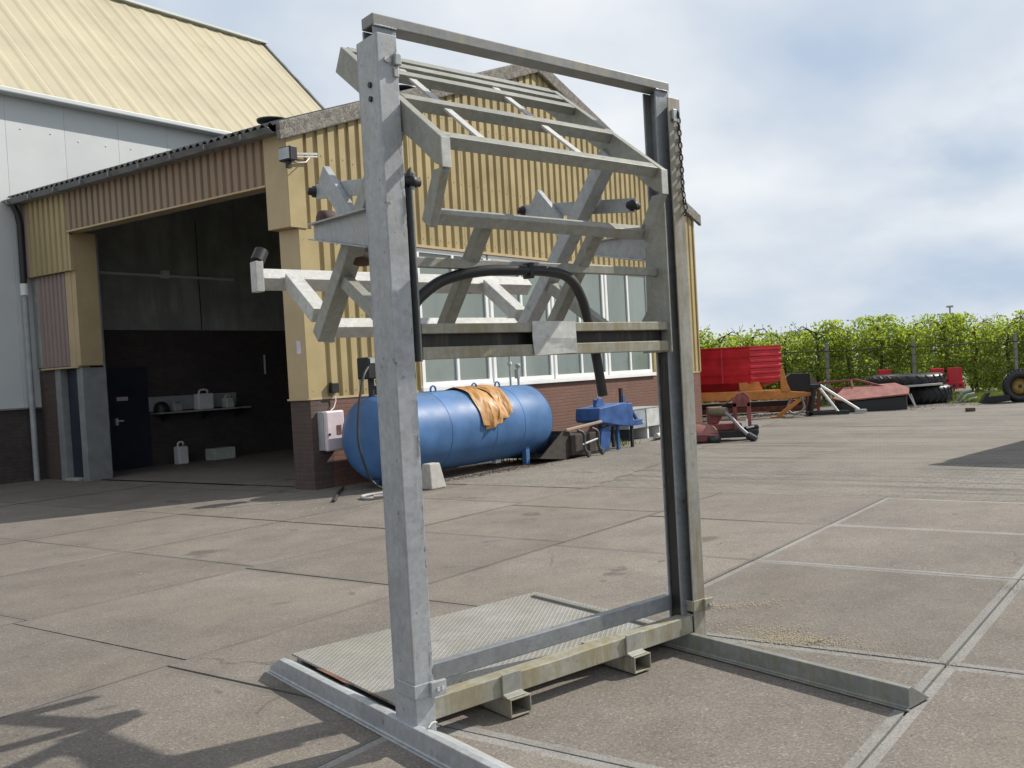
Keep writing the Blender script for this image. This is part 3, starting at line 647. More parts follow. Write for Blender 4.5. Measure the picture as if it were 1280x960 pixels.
weld([(.02, -.06, .1), (.06, -.02, .1), (.09, -.006, .09)], .006)
# carriage
for c0 in (.121, 1.612):
    poly = [(-.018, 1.665), (-.018, 2.51), (.03, 2.5), (.11, 2.42), (.15, 2.3), (.158, 2.16), (.166, 1.9), (.217, 1.845), (.217, 1.665)]
    if c0 < 1: poly = [(.002, 1.665), (.002, 2.51)] + poly[2:]
    MB().prism(poly, 0, c0, c0 + .009).build('side_plate', mGalvGreen if c0 > 1 else mGalvDark, T, .002)
    if c0 > 1: MB().box((c0 + .01, -.014, 1.67), (c0 + .018, -.004, 2.42)).build('dark_slit_strip', mRubber, T)  # black strip stands in for the dark slit along the plate
ca, cb = .132, 1.610
MB().box((ca, 0, 1.786), (cb, .07, 1.83)).build('carriage_rail', mGalvDirty, T, .003)
MB().box((ca, 0, 1.673), (cb, .07, 1.727)).build('carriage_rail', mGalvDirty, T, .003)
MB().box((ca, .055, 1.7275), (cb, .062, 1.7855)).build('rail_web', mGrease, T)
MB().add([(.712, -.006, 1.838), (.972, -.004, 1.836), (.968, -.012, 1.75), (.975, -.006, 1.68), (.714, -.010, 1.672), (.707, -.008, 1.76)], [(0, 1, 2, 3, 4, 5)]).build('cover_plate', mGalvPale, T)
sm_ = bpy.data.objects['cover_plate'].modifiers.new('solid', 'SOLIDIFY'); sm_.thickness = .003
MB().box((.131, .06, 2.085), (1.611, .10, 2.13)).build('cross_tube', mGalvGreen, T, .004)
for c0 in (.02, 1.715):
    mb = MB(); t_ = .008
    top = [(.196, 2.345), (.80, 2.362)]; bot = [(.196, 2.185), (.80, 2.298)]
    mb.prism([bot[0], bot[1], top[1], top[0]], 0, c0, c0 + t_)
    mb.add([(c0 - .03, .196, 2.345), (c0 + .06, .196, 2.345), (c0 + .06, .80, 2.362), (c0 - .03, .80, 2.362), (c0 - .03, .196, 2.352), (c0 + .06, .196, 2.352), (c0 + .06, .80, 2.369), (c0 - .03, .80, 2.369)], [(0, 3, 2, 1), (4, 5, 6, 7), (0, 1, 5, 4), (1, 2, 6, 5), (2, 3, 7, 6), (3, 0, 4, 7)])
    mb.add([(c0 - .03, .196, 2.178), (c0 + .06, .196, 2.178), (c0 + .06, .80, 2.291), (c0 - .03, .80, 2.291), (c0 - .03, .196, 2.184), (c0 + .06, .196, 2.184), (c0 + .06, .80, 2.297), (c0 - .03, .80, 2.297)], [(0, 3, 2, 1), (4, 5, 6, 7), (0, 1, 5, 4), (1, 2, 6, 5), (2, 3, 7, 6), (3, 0, 4, 7)])
    mb.build('gusset', mGalv, T)
# grille: bent side rails, five bars, stays
def rz(l): return 2.575 + (l + .3) * (3.222 - 2.575) / .92
for c0 in (.10, 1.33):
    d_ = Vector((.92, .647)).normalized(); nrm = Vector((-d_.y, d_.x))
    dep = .125
    A = Vector((-.30, 2.575)); Bq = Vector((.56, 3.18))
    poly = [(A.x, A.y), (Bq.x, Bq.y), ((Bq - nrm * dep).x, (Bq - nrm * dep).y), (-.14, 2.555), (-.245, 2.475), (-.30, 2.455)]
    gr = MB().prism(poly, 0, c0, c0 + .04).build('grille_rail', mGalvGreen, T, .003)
    MB().prism([(-.30, 2.452), (-.222, 2.452), (-.105, 2.262), (-.17, 2.222)], 0, c0 + .001, c0 + .039).build('rail_foot', mGalvGreen, T, .003, parent_obj=gr)
    MB().box((c0 - .001, -.306, 2.45), (c0 + .041, -.3005, 2.574)).build('rail_end_cap', mGalvPale, T, .002, parent_obj=gr)
def gbar(l, z, h=.05, wdt=.06):
    d_ = Vector((0, .92, .647)).normalized(); nn = Vector((0, -d_.z, d_.y))
    mb = MB().beam(Vector((.1405, l, z)) - nn * h / 2 + d_ * wdt / 2, Vector((1.3295, l, z)) - nn * h / 2 + d_ * wdt / 2, wdt, h, nn)
    return mb.build('grille_bar', mGalvGreen, T, .003)
for l, z in ((-.285, 2.582), (.05, 2.823), (.35, 3.03), (.45, 3.10), (.53, 3.158)): gbar(l, z, .055 if l < .1 else .045)
gbar(-.165, 2.285, .055)
for c_ in (.35, .885):
    for la, lb in ((-.24, .05), (.095, .35), (.39, .5)):
        MB().beam((c_, la, rz(la) - .02), (c_, lb, rz(lb) - .02), .04, .012, (0, -.57, .82)).build('grille_stay', mGalvPale, T, .002)
# tilting arms, rear L frame
AR0, AR1 = Vector((0, .10, 2.735)), Vector((0, .985, 1.845))
for c_ in (.12, 1.35):
    MB().beam((c_, .10, 2.735), (c_, 1.0, 1.83), .082, .082, (0, .7, .7)).build('tilt_arm', mGalvGreen if c_ < 1 else mGalv, T, .004)
    MB().beam((c_, 1.02, 1.94), (c_, 1.36, 2.155), .08, .08, (0, -.6, .8)).build('fork_brace', mGalvPale, T, .003)
    MB().beam((c_ + .001, .70, 2.085), (c_ + .001, .20, 1.80), .05, .065, (0, -.5, .85)).build('lower_link', mGalvGreen, T, .003)
    MB().box((c_ + .045, .97, 1.80), (c_ + .053, 1.1, 1.93)).build('lug_plate', mGalvGreen, T)
for c_ in (.45, 1.10):
    cy_ = MB().beam((c_, -.055, 2.285), (c_, .45, 1.735), .06, .06, (0, .7, .7)).build('ram_tube', mGalvGreen, T, .006)
    MB().box((c_ - .035, -.12, 2.268), (c_ + .035, -.03, 2.305)).build('ram_cap', mBlackSteel, T, .006, parent_obj=cy_)
sq = (0, -.69, .72)
MB().beam((-.03, 1.40, 2.16), (1.68, 1.40, 2.16), .085, .085, sq).build('rear_tube', mGalvPale, T, .004)
MB().beam((.162, 1.02, 1.875), (1.308, 1.02, 1.875), .075, .075, sq).build('rear_tube', mGalvPale, T, .004)
br = MB().box((-.075, 1.33, 2.09), (-.035, 1.41, 2.25)).build('end_bracket', mGalvPale, T, .003)
MB().tube([(-.055, 1.36, 2.25), (-.02, 1.38, 2.31)], .035).build('bracket_cap', mBlackSteel, T, parent_obj=br)
for c_, w_ in ((.135, .02), (1.42, .02)):
    lk = MB().beam((c_, .0, 2.449), (c_, 1.0, 2.572), .012, .075, (0, 0, 1)).build('link_bar', mGalv, T, .002)
    for l_, z_ in ((.02, 2.449), (1.02, 2.575)):
        MB().lathe([(.0, -.04), (.02, -.036), (.02, -.015), (.03, -.013), (.03, .013), (.02, .015), (.02, .036), (0, .04)], (c_, l_, z_), 0, 12).build('pivot_bolt', mBlackSteel, T, parent_obj=lk)
    st = MB().beam((c_ - .025, .85, 2.63), (c_ - .025, .55, 2.345), .035, .10, (0, -.6, .8)).build('link_stub', mGalv, T, .003)
for c_, l_, z_ in ((.17, .97, 2.425), (.17, .63, 2.20),):
    MB().lathe([(.02, -.05), (.045, -.045), (.05, -.02), (.05, .02), (.045, .045), (.02, .05)], (c_, l_, z_), 0, 14).build('guide_roller', mat('dark rusty roller', (.07, .035, .028), .7, 0, .4, 12), T)
# hydraulic hose
hp = smooth([(.14, .10, 1.90), (.19, .10, 1.958), (.31, .095, 2.035), (.48, .06, 2.075), (.66, .03, 2.083), (.86, .03, 2.082), (1.0, .06, 2.055), (1.09, .09, 1.97), (1.145, .11, 1.848), (1.19, .115, 1.658), (1.225, .12, 1.45)])
hs = MB().tube(hp, .026, 12).build('hydraulic_hose', mRubber, T)
MB().box((.72, .0, 2.045), (.745, .065, 2.12)).build('hose_strap', mBlackSteel, T, .004, parent_obj=hs)
# chain
ch = MB().tube([(S + .03, -.006, 3.0 - .03 * i) if i < 1 else (S + .03 + .02 * sin(i), -.012, 2.985 - .012 * i) for i in range(5)], .006, 6).build('chain_ring', mBlackSteel, T)
link = MB()
ring = [(.010 * cos(a), 0, .021 * sin(a)) for a in [2 * pi * k / 10 for k in range(11)]]
link.tube(ring, .0038, 5, cap=False); lm = link.mesh('chain_link', mBlackSteel)
cp = smooth([(1.76, -.012, 2.985), (1.765, -.013, 2.75), (1.768, -.013, 2.56), (1.782, -.012, 2.46), (1.765, -.016, 2.42), (1.73, -.016, 2.405)], 5)
Ltot = sum((cp[i + 1] - cp[i]).length for i in range(len(cp) - 1)); pos = 0; i = 0; nlink = int(Ltot / .034)
def along(s):
    acc = 0
    for a, b_ in zip(cp[:-1], cp[1:]):
        L_ = (b_ - a).length
        if acc + L_ >= s: return a + (b_ - a) * ((s - acc) / L_), (b_ - a).normalized()
        acc += L_
    return cp[-1], (cp[-1] - cp[-2]).normalized()
for k in range(nlink):
    p_, d_ = along(k * .034 + .01); o = bpy.data.objects.new('chain_link', lm); COL.objects.link(o); o.parent = ch
    o.location = p_ - T.loc; q_ = d_.to_track_quat('Z', 'Y'); o.rotation_mode = 'QUATERNION'; o.rotation_quaternion = q_ @ Matrix.Rotation(pi / 2 * (k % 2) + .3, 3, 'Z').to_quaternion()
# leaf litter on platform
single('dry_leaf', 'brown crumpled leaf lying on the tread plate by the beam', 'leaf', MB().add([(.50, .62, .084), (.56, .60, .10), (.60, .66, .088), (.66, .63, .112), (.62, .70, .09), (.55, .68, .1)], [(0, 1, 5), (1, 2, 4, 5), (2, 3, 4)]), mRust, (.57, .65, .083), 'F')

# ------------------------------------------------------------------ blue tank and what stands on it
R_ = .62; DC = -.95; ZC = .735
tk = root('fuel_tank', 'long blue cylindrical fuel tank lying along the brick wall', 'tank', (1.9, DC, 0), 'B')
prof = [(0, -.02), (.2, .0), (.42, .045), (.55, .11), (R_, .22)] + [(R_, x) for x in (.25, 1.2, 1.205, 2.2, 2.9, 2.905, 3.6)] + [(.55, 3.71), (.42, 3.78), (.2, 3.83), (0, 3.85)]
MB().lathe(prof, (.12, DC, ZC), 0, 48).build('tank_shell', mTankB, tk)
for g_ in (.34, 1.33, 2.34, 3.03, 3.75):
    MB().tube([(g_, DC + (R_ + .001) * cos(a), ZC + (R_ + .001) * sin(a)) for a in [2 * pi * k / 48 for k in range(49)]], .0035, 5, cap=False).build('weld_seam', mTankB, tk)
for g_ in (.7, 3.2):
    MB().box((g_, DC - .45, .0), (g_ + .09, DC - .36, .5)).box((g_, DC + .36, .0), (g_ + .09, DC + .45, .5)).box((g_, DC - .36, .28), (g_ + .05, DC + .36, .34)).build('tank_foot', mTankB, tk, .004)
for g_ in (1.5, 2.42, 2.98):
    rg = [(g_ + .0, DC - .1 + .055 * cos(a), ZC + R_ + .02 + .06 * sin(a)) for a in [2 * pi * k / 14 for k in range(15)]]
    rg = [(g_ + .055 * cos(a), DC - .08, ZC + R_ + .03 + .06 * sin(a)) for a in [2 * pi * k / 14 for k in range(15)]]
    MB().tube(rg, .016, 6, cap=False).build('lifting_lug', mTankB, tk)
vp = MB().tube([(3.42, DC, ZC + R_ - .03), (3.42, DC, 1.95)], .02).lathe([(.04, 0), (.04, .05), (0, .06)], (3.42, DC, 1.72), 2, 10).build('vent_pipe', mGreyPl, tk)
MB().tube([(3.63, DC, ZC + R_ - .03), (3.63, DC, 1.66)], .022).lathe([(.02, 0), (.05, .03), (.05, .07), (0, .09)], (3.63, DC, 1.66), 2, 10).box((3.57, DC - .05, 1.48), (3.62, DC + .03, 1.64)).build('filler_pipe', mGreyPl, tk)
MB().tube([(2.0, DC, .12), (2.7, DC - .1, .12)], .03).box((2.75, DC - .16, .08), (2.88, DC - .06, .17)).build('drain_pipe', mWhitePl, tk)
pm = root('fuel_pump', 'black fuel pump with meter on top of the blue tank end', 'pump', (.42, DC, ZC + R_), 'B')
MB().box((.20, DC - .14, 1.60), (.56, DC + .1, 1.92)).build('pump_housing', mBlackSteel, pm, .02)
MB().box((.24, DC - .15, 1.83), (.5, DC - .141, 1.9)).build('meter_face', mGreyPl, pm)
MB().tube([(.36, DC, 1.33), (.36, DC, 1.6)], .045).box((.5, DC - .1, 1.36), (.72, DC + .1, 1.5)).build('pump_stand', mDark, pm)
hz1 = smooth([(.22, DC - .12, 1.78), (.05, DC - .2, 1.62), (-.1, DC - .25, 1.2), (-.16, DC - .28, .7), (-.05, DC - .35, .2), (.05, DC - .5, .03)])
single('fuel_hose', 'dark fuel hose looping down from the pump past the tank end', 'hose', MB().tube(hz1, .018, 8), mCable, (-.05, DC - .35, .0), 'B')
hz2 = smooth([(.36, DC - .1, 1.58), (.3, DC - .25, 1.3), (.15, DC - .4, .9), (.35, DC - .62, .65), (.5, DC - .7, .5)])
single('pump_cable', 'thin black cable hanging over the end cap of the blue tank', 'cable', MB().tube(hz2, .011, 6), mCable, (.3, DC - .4, .5), 'B')
hz3 = smooth([(.05, DC - .85, .25), (-.05, DC - .95, .1), (-.3, -1.95, .03), (-.62, -1.9, .025), (-.5, -1.65, .03), (-.15, -1.75, .03), (.1, -2.05, .03), (-.2, -2.2, .03), (-.6, -1.98, .05)])
single('coiled_hose', 'grey hose lying coiled on the ground before the blue tank', 'hose', MB().tube(hz3, .022, 8), mHoseG, (-.3, -1.95, 0), 'B')
hz4 = smooth([(.2, -.4, .02), (-.3, -.9, .02), (-.7, -1.35, .02), (-.9, -1.55, .02)])
single('black_pipe', 'black pipe lying on the ground left of the coiled hose', 'pipe', MB().tube(hz4, .022, 8), mCable, (-.4, -1, 0), 'B')
# tarpaulin folded over the tank
mb = MB(); q = []; fs = []; ng, na = 56, 40; rt_ = random.Random(5)
def tri(x): x = x % 1.0; return abs(2 * x - 1)
for layer, (ga, gb_, a0, a1, rr) in enumerate(((2.0, 2.68, -.55, 1.5, .0), (2.02, 2.42, -.35, 1.62, .022), (2.36, 2.74, -.45, 1.40, .03))):
    base = len(q); fq = rt_.uniform(1.5, 2.1); ph = rt_.random()
    for i in range(ng + 1):
        for j in range(na + 1):
            u_, v_ = i / ng, j / na
            aend = a1 + .07 * noise.noise(Vector((u_ * 2.5, layer * 3.1, 0))) - .14 * u_
            a = a0 + (aend - a0) * v_
            gg = ga + (gb_ - ga) * u_ * (1 - .12 * v_) + .03 * sin(v_ * 6 + layer * 2) + .012 * sin(v_ * 17 + u_ * 5)
            nz = lambda a_, b_, k_: 1 - abs(noise.noise(Vector((a_, b_, k_ + layer * 7.3)))) * 2
            fold = .045 * nz(u_ * 1.5 + v_ * .7, v_ * 1.3 - u_ * .4, 0) * (.3 + .7 * v_) + .016 * nz(u_ * 2.6 - v_ * .8, v_ * 3.4 + u_, 3) + .004 * noise.noise(Vector((u_ * 9, v_ * 13, layer)))
            _ = (tri(u_ * fq + .22 * v_ + ph + .1 * sin(v_ * 4)) ** 1.5) * .06 * (.25 + .75 * v_) + .014 * tri(v_ * 3.3 + u_ * 1.7 + ph) + .004 * tri(u_ * 7 - v_ * 2.3)
            r_ = R_ + .012 + rr * (.3 + .7 * v_) + fold
            q.append((gg, DC - r_ * sin(a), ZC + r_ * cos(a)))
    for i in range(ng):
        for j in range(na):
            k0 = base + i * (na + 1) + j; fs.append((k0, k0 + na + 1, k0 + na + 2, k0 + 1))
mb.add(q, fs, 0, False)
tp = single('tarpaulin', 'crumpled ochre tarpaulin folded over the blue tank', 'tarpaulin', mb, mTarp, (2.5, DC, ZC + R_), 'B')
so = tp.modifiers.new('solid', 'SOLIDIFY'); so.thickness = .002
# kerb block
single('concrete_block', 'tapered grey concrete block standing before the blue tank', 'block', MB().add([(.37, -2.05, 0), (.66, -2.05, 0), (.66, -1.8, 0), (.37, -1.8, 0), (.40, -2.0, .36), (.60, -2.0, .36), (.60, -1.85, .36), (.40, -1.85, .36)], [(0, 3, 2, 1), (4, 5, 6, 7), (0, 1, 5, 4), (1, 2, 6, 5), (2, 3, 7, 6), (3, 0, 4, 7)]), mCast, (.5, -1.93, 0), 'B', bevel=.015)
# electrical boxes on the plinth
fb = root('fuse_box', 'pinkish white fuse box mounted on the brick base by the doorway', 'fuse box', (.3, -.1, .57), 'B')
MB().box((.1, -.16, .57), (.42, -.036, 1.15)).build('backbox', mGreyPl, fb, .01)
MB().box((.1, -.24, .56), (.43, -.163, 1.16)).build('cover', mPinkPl, fb, .025)
MB().box((.28, -.247, .8), (.36, -.239, .94)).build('window', mRust, fb); MB().lathe([(.02, -.012), (.02, 0), (0, .001)][::-1], (.14, -.243, .81), 1, 8).build('lock', mDark, fb)
sk = root('power_socket', 'small black power socket on cream cladding above the fuse box', 'socket', (.38, -.06, 1.42), 'B')
MB().box((.33, -.12, 1.42), (.47, -.045, 1.58)).build('socket_body', mBlackSteel, sk, .012); MB().tube([(.41, -.08, 1.42), (.42, -.08, 1.3), (.36, -.1, 1.2), (.3, -.1, 1.16)], .009, 6).build('cable', mWhitePl, sk)

# ------------------------------------------------------------------ bucket, blue implement, cabinet, pipe along the wall
mBucket = mat('worn brown black steel', (.045, .036, .03), .7, .1, .4, 8, streak=(6, (.11, .075, .055), .6))
bk = root('loader_bucket', 'dark brown loader bucket with worn pale edge lying beside the tank', 'bucket', (4.1, -1.5, 0), 'B')
prof = [(3.3, .12), (4.0, .52), (4.05, .50), (4.12, .06), (3.95, .02), (3.32, .1)]
for d_ in (-1.62, -.7): MB().prism([(3.3, .1), (3.98, .52), (4.15, .48), (4.2, .08), (4.0, .01)], 1, d_, d_ + .02).build('side_wall', mBucket, bk)
MB().add([(3.3, -1.6, .1), (4.0, -1.6, .012), (4.2, -1.6, .08), (4.15, -1.6, .5), (3.3, -.7, .1), (4.0, -.7, .012), (4.2, -.7, .08), (4.15, -.7, .5)], [(0, 4, 5, 1), (1, 5, 6, 2), (2, 6, 7, 3)]).build('bucket_shell', mBucket, bk)
bpy.data.objects['bucket_shell'].modifiers.new('solid', 'SOLIDIFY').thickness = .02
MB().beam((4.02, -1.64, .52), (4.95, -1.75, .6), .05, .05).build('top_tube', mat('worn timber pole', (.36, .28, .22), .8), bk, .01)
for g_ in (4.25, 4.68):
    MB().tube(smooth([(g_, -1.72, .50), (g_ + .1, -1.78, .42), (g_ + .1, -1.78, .2), (g_ + .13, -1.82, .06)]), .028, 8).lathe([(.045, -.03), (.06, 0), (.045, .03)], (g_ + .13, -1.84, .06), 1, 12).build('hook_arm', mat('dark worn steel', (.07, .065, .06), .6, .3), bk)
MB().box((4.12, -1.68, .06), (4.85, -1.2, .42)).build('quick_hitch_plate', mBucket, bk, .01); MB().tube([(4.3, -1.78, .24), (4.75, -1.78, .3)], .02).build('hitch_pin', mGreyPl, bk)

bm_ = root('blue_implement', 'blue three point linkage implement standing on thin steel legs', 'implement', (5.6, -1.4, 0), 'B')
MB().prism([(4.95, .62), (5.0, .58), (5.35, .52), (5.9, .43), (6.1, .44), (6.1, .86), (5.8, .9), (4.98, .84)], 1, -1.7, -1.15).build('body', mBlue, bm_, .015)
MB().prism([(5.15, .45), (5.4, .5), (5.42, .35), (5.36, .03), (5.28, .03), (5.05, .03), (5.1, .3)], 1, -1.62, -1.56).build('curved_leg', mBlue, bm_, .006)
MB().prism([(5.15, .86), (5.25, 1.02), (5.36, 1.02), (5.45, .86)], 1, -1.5, -1.46).box((5.22, -1.44, .86), (5.28, -1.38, 1.0)).build('top_bracket', mBlue, bm_, .01)
MB().tube(smooth([(5.3, -1.42, .9), (5.33, -1.42, 1.04), (5.38, -1.42, 1.03), (5.46, -1.42, .9)]), .012, 8).build('bracket_hoop', mGreyPl, bm_)
MB().box((6.07, -1.45, .86), (6.14, -1.40, 1.17)).build('mast', mBlackSteel, bm_); MB().box((6.12, -1.46, .88), (6.2, -1.41, 1.02)).build('mast_foot', mBlue, bm_)
MB().beam((6.12, -1.55, .88), (6.45, -1.55, .5), .06, .05).beam((6.12, -1.25, .88), (6.45, -1.25, .5), .06, .05).build('side_strut', mBlue, bm_, .006)
MB().box((6.0, -1.65, .42), (6.5, -1.55, .53)).box((6.0, -1.3, .42), (6.5, -1.2, .53)).build('lower_frame', mBlue, bm_, .008)
MB().tube([(6.5, -1.6, .46), (6.6, -1.6, .45)], .02).build('linkage_pin', mGreyPl, bm_)
for g_, d_ in ((5.65, -1.62), (6.14, -1.62), (5.6, -1.25), (6.1, -1.2)):
    MB().box((g_, d_, 0), (g_ + .06, d_ + .05, .5)).build('stand_leg', mDark if g_ > 6 else mBlue, bm_)

cb_ = root('metal_cabinet', 'grey and white metal cabinet on legs against the brick wall', 'cabinet', (7.9, -.5, 0), 'B')
MB().box((7.25, -.8, .25), (8.6, -.12, .65)).build('cabinet_body', mat('light grey cabinet', (.27, .30, .33), .5), cb_, .008)
MB().box((7.24, -.81, .655), (8.62, -.11, .67)).build('cabinet_lid', mGreyPl, cb_)
MB().box((7.95, -.815, .26), (8.59, -.803, .645)).build('front_cover', mat('off white sheet', (.5, .51, .5), .5), cb_)
for g_ in (7.3, 8.0, 8.5): MB().box((g_, -.78, 0), (g_ + .06, -.2, .248)).build('cabinet_leg', mWhite if g_ > 7.5 else mNavy, cb_)
pp = MB().tube([(7.45, -1.35, .10), (8.9, -1.1, .10)], .055, 12).tube([(7.6, -1.2, .04), (8.7, -1.0, .04)], .035, 10)
single('steel_pipes', 'two pale steel pipes lying on the ground before the cabinet', 'pipe', pp, mGalvPale, (7.8, -1.3, 0), 'B')

# ------------------------------------------------------------------ interior items
shf = root('wall_shelf', 'wooden wall shelf inside the dark workshop', 'shelf', (2.9, 7.6, 1.1), 'B')
MB().box((2.0, 7.38, 1.10), (4.1, 7.71, 1.13)).build('shelf_board', mPanelI, shf); MB().box((1.85, 7.69, 1.16), (3.95, 7.715, 1.46)).build('back_board', mGreyPl, shf)
for g_ in (2.2, 3.1, 3.9): MB().prism([(7.7, .92), (7.7, 1.095), (7.45, 1.095)], 0, g_, g_ + .03).build('bracket', mDark, shf)
def jerry(g, d, z, w_, h_, label, m=mWhitePl, dep=.2):
    r = root('jerrycan', label, 'jerrycan', (g, d, z), 'B')
    MB().box((g - w_ / 2, d - dep / 2, z), (g + w_ / 2, d + dep / 2, z + h_ * .82)).build('can_body', m, r, .03)
    MB().tube(smooth([(g - w_ * .3, d, z + h_ * .8), (g - w_ * .2, d, z + h_), (g + w_ * .2, d, z + h_), (g + w_ * .3, d, z + h_ * .8)], 4), .02, 8).build('handle', m, r)
    MB().tube([(g + w_ * .33, d, z + h_ * .82), (g + w_ * .33, d, z + h_ * .92)], .03).build('cap', mRedDull, r)
jerry(3.05, 7.5, 1.132, .36, .42, 'large white jerrycan in the middle of the workshop shelf')
jerry(3.62, 7.5, 1.132, .2, .27, 'small pale jerrycan at the right end of the workshop shelf', mat('green white plastic', (.5, .55, .48), .5))
jerry(2.42, 7.5, 1.132, .2, .22, 'dim grey can near the left end of the workshop shelf', mGreyPl)
jerry(2.35, 7.3, .014, .22, .46, 'white jerrycan with dark stripe standing on the workshop floor')
MB_ = MB().box((3.0, 7.15, .014), (3.5, 7.5, .27)); single('white_box', 'low whitish green box on the workshop floor by the wall', 'box', MB_, mat('pale green plastic', (.48, .52, .47), .5), (3.25, 7.3, .014), 'B', bevel=.02)
single('helmet', 'dark rounded lump on the left end of the workshop shelf', 'helmet', MB().lathe([(.15, 0), (.15, .08), (.12, .17), (.06, .22), (0, .23)], (2.12, 7.52, 1.131), 2, 16), mDark, (2.12, 7.52, 1.131), 'B')

# ------------------------------------------------------------------ red and rusty implements in the yard
mw = root('disc_mower', 'dusty red disc mower parked on the pavers at the shed corner', 'mower', (.9, 18.4, 0))
q = []; n = 14; prof = []
for i in range(n + 1):
    a = pi * i / n; prof.append((.45 + .42 * cos(a) * (1 if cos(a) > 0 else .8), .10 + .30 * sin(a) ** .8 if 0 < a < pi else .10))
mb = MB(); A = []
for yy, k in ((18.15, .25), (18.25, .85), (18.5, 1.0), (18.9, .9), (19.1, .3)):
    A.append([(x, yy, .08 + (z - .08) * k) for x, z in prof])
q = [p for row in A for p in row]; m_ = n + 1
mb.add(q, [(r * m_ + i, r * m_ + i + 1, (r + 1) * m_ + i + 1, (r + 1) * m_ + i) for r in range(4) for i in range(n)], 0, True)
mb.build('cover', mRedFade, mw)
MB().box((.12, 18.17, .03), (.84, 18.22, .2)).build('skirt', mRedDull, mw, .01)
MB().lathe([(.12, 0), (.14, .03), (.14, .11), (.1, .13), (0, .13)], (.76, 18.2, -.0), 2, 18).build('gauge_wheel', mRubber, mw)
MB().box((.85, 18.4, .06), (1.65, 18.75, .2)).build('cutter_bar', mBlackSteel, mw, .02)
MB().box((.6, 18.55, .2), (1.35, 18.95, .34)).build('top_plate', mRedDull, mw, .02)
MB().prism([(.66, .34), (.66, .68), (.98, .68), (.98, .5), (.88, .34)], 1, 18.6, 18.85).build('gearbox_guard', mRedDull, mw, .02)
MB().tube([(.72, 18.6, .6), (1.05, 18.45, .58)], .09, 12).build('gearbox', mat('dirty olive casting', (.17, .14, .09), .7), mw)
hd = MB()
hd.box((1.18, 18.5, .2), (1.26, 18.58, .75)).box((1.46, 18.5, .2), (1.54, 18.58, .75))
hd.prism([(1.18, .66), (1.18, .8), (1.28, .93), (1.42, .96), (1.52, .86), (1.54, .66)], 1, 18.5, 18.58); hd.build('headstock', mRedDull, mw, .01)
MB().tube([(1.0, 18.42, .58), (1.1, 18.35, .5), (1.3, 18.2, .25), (1.5, 18.1, .06)], .036, 10).build('drive_shaft', mGutter, mw)
MB().tube([(1.42, 18.14, .12), (1.58, 18.08, .02)], .075, 12).build('shaft_end', mRubber, mw)
MB().box((1.5, 18.5, .1), (1.68, 18.8, .28)).tube([(1.4, 18.4, .22), (1.66, 18.6, .24)], .05).build('hinge_block', mBlackSteel, mw, .02)
MB().box((1.42, 18.4, .2), (1.46, 18.43, .42)).build('pin', mWhitePl, mw)
MB().tube(smooth([(.9, 18.5, .7), (1.05, 18.5, .74), (1.2, 18.5, .86)]), .008, 6).build('hose', mCable, mw)

hp_ = root('red_hopper', 'bright red ribbed hopper mounted on an orange three point frame', 'hopper', (2.1, 26, 0))
# box: near edge at (2.12,25.2); left face runs away to the left, right face ribbed
E0 = Vector((2.12, 25.15, 0)); EL = Vector((-.6, 26.6, 0)); ER = Vector((3.05, 25.75, 0)); EB = EL + (ER - E0)
zt, zb = 1.93, .97
def face_ribs(mb, a, b_, z0, z1, n, dep):
    d_ = (b_ - a); nn = Vector((d_.y, -d_.x, 0)).normalized(); q = []; zs = []
    for i in range(n):
        h = (z1 - z0) / n; zs += [(z0 + i * h, 0), (z0 + i * h + h * .35, 0), (z0 + i * h + h * .5, dep), (z0 + i * h + h * .85, dep)]
    zs.append((z1, 0))
    for z, o_ in zs: q += [a + nn * o_ + Vector((0, 0, z)), b_ + nn * o_ + Vector((0, 0, z))]
    mb.add(q, [(2 * i, 2 * i + 1, 2 * i + 3, 2 * i + 2) for i in range(len(zs) - 1)])
mb = MB(); face_ribs(mb, E0, ER, zb, zt, 6, .035); mb.build('ribbed_side', mRed, hp_, fixn=False)
mb = MB(); face_ribs(mb, EL, E0, zb, zt, 2, .015); mb.build('long_side', mRed, hp_, fixn=False)
mb = MB(); I = Vector((0, 0, 1))
b4 = [E0, ER, EB, EL]; t4 = [p + I * (zt) for p in b4]; cen = (E0 + EB) / 2
lo4 = [cen + (p - cen) * .55 + I * .74 for p in b4]; md4 = [p + I * zb for p in b4]
mb.add(md4 + lo4, [(0, 1, 5, 4), (1, 2, 6, 5), (2, 3, 7, 6), (3, 0, 4, 7), (4, 5, 6, 7)])
mb.add([p + I * zb for p in (ER, EB, EL)] + [p + I * zt for p in (ER, EB, EL)], [(0, 1, 4, 3), (1, 2, 5, 4)]); mb.build('hopper_bottom', mRed, hp_, fixn=False)
mb = MB()
for a, b_ in ((E0, ER), (ER, EB), (EB, EL), (EL, E0)): mb.beam(a + I * (zt + .015), b_ + I * (zt + .015), .06, .04)
mb.build('rim', mRed, hp_)
mid_ = EL * .28 + E0 * .72
MB().beam(mid_ + Vector((.03, -.03, zb)), mid_ + Vector((.03, -.03, zt)), .03, .04, (1, 0, 0)).build('rib', mRed, hp_)
MB().prism([(-.9, .55), (3.1, .48), (3.73, .54), (3.73, .63), (2.6, .74), (-.9, .78)], 1, 25.0, 25.16).build('main_beam', mOrange, hp_, .015)
MB().prism([(-.9, .55), (3.1, .48), (3.0, .72), (-.9, .76)], 1, 26.0, 26.12).build('rear_beam', mOrange, hp_, .015)
MB().prism([(1.83, .74), (2.45, .74), (2.35, .98), (1.8, .98)], 1, 25.2, 25.8).build('saddle', mOrange, hp_, .01)
MB().prism([(2.92, .66), (3.2, .66), (3.1, .9), (3.02, 1.3), (2.92, 1.3)], 1, 25.0, 25.1).build('end_upright', mOrange, hp_, .01)
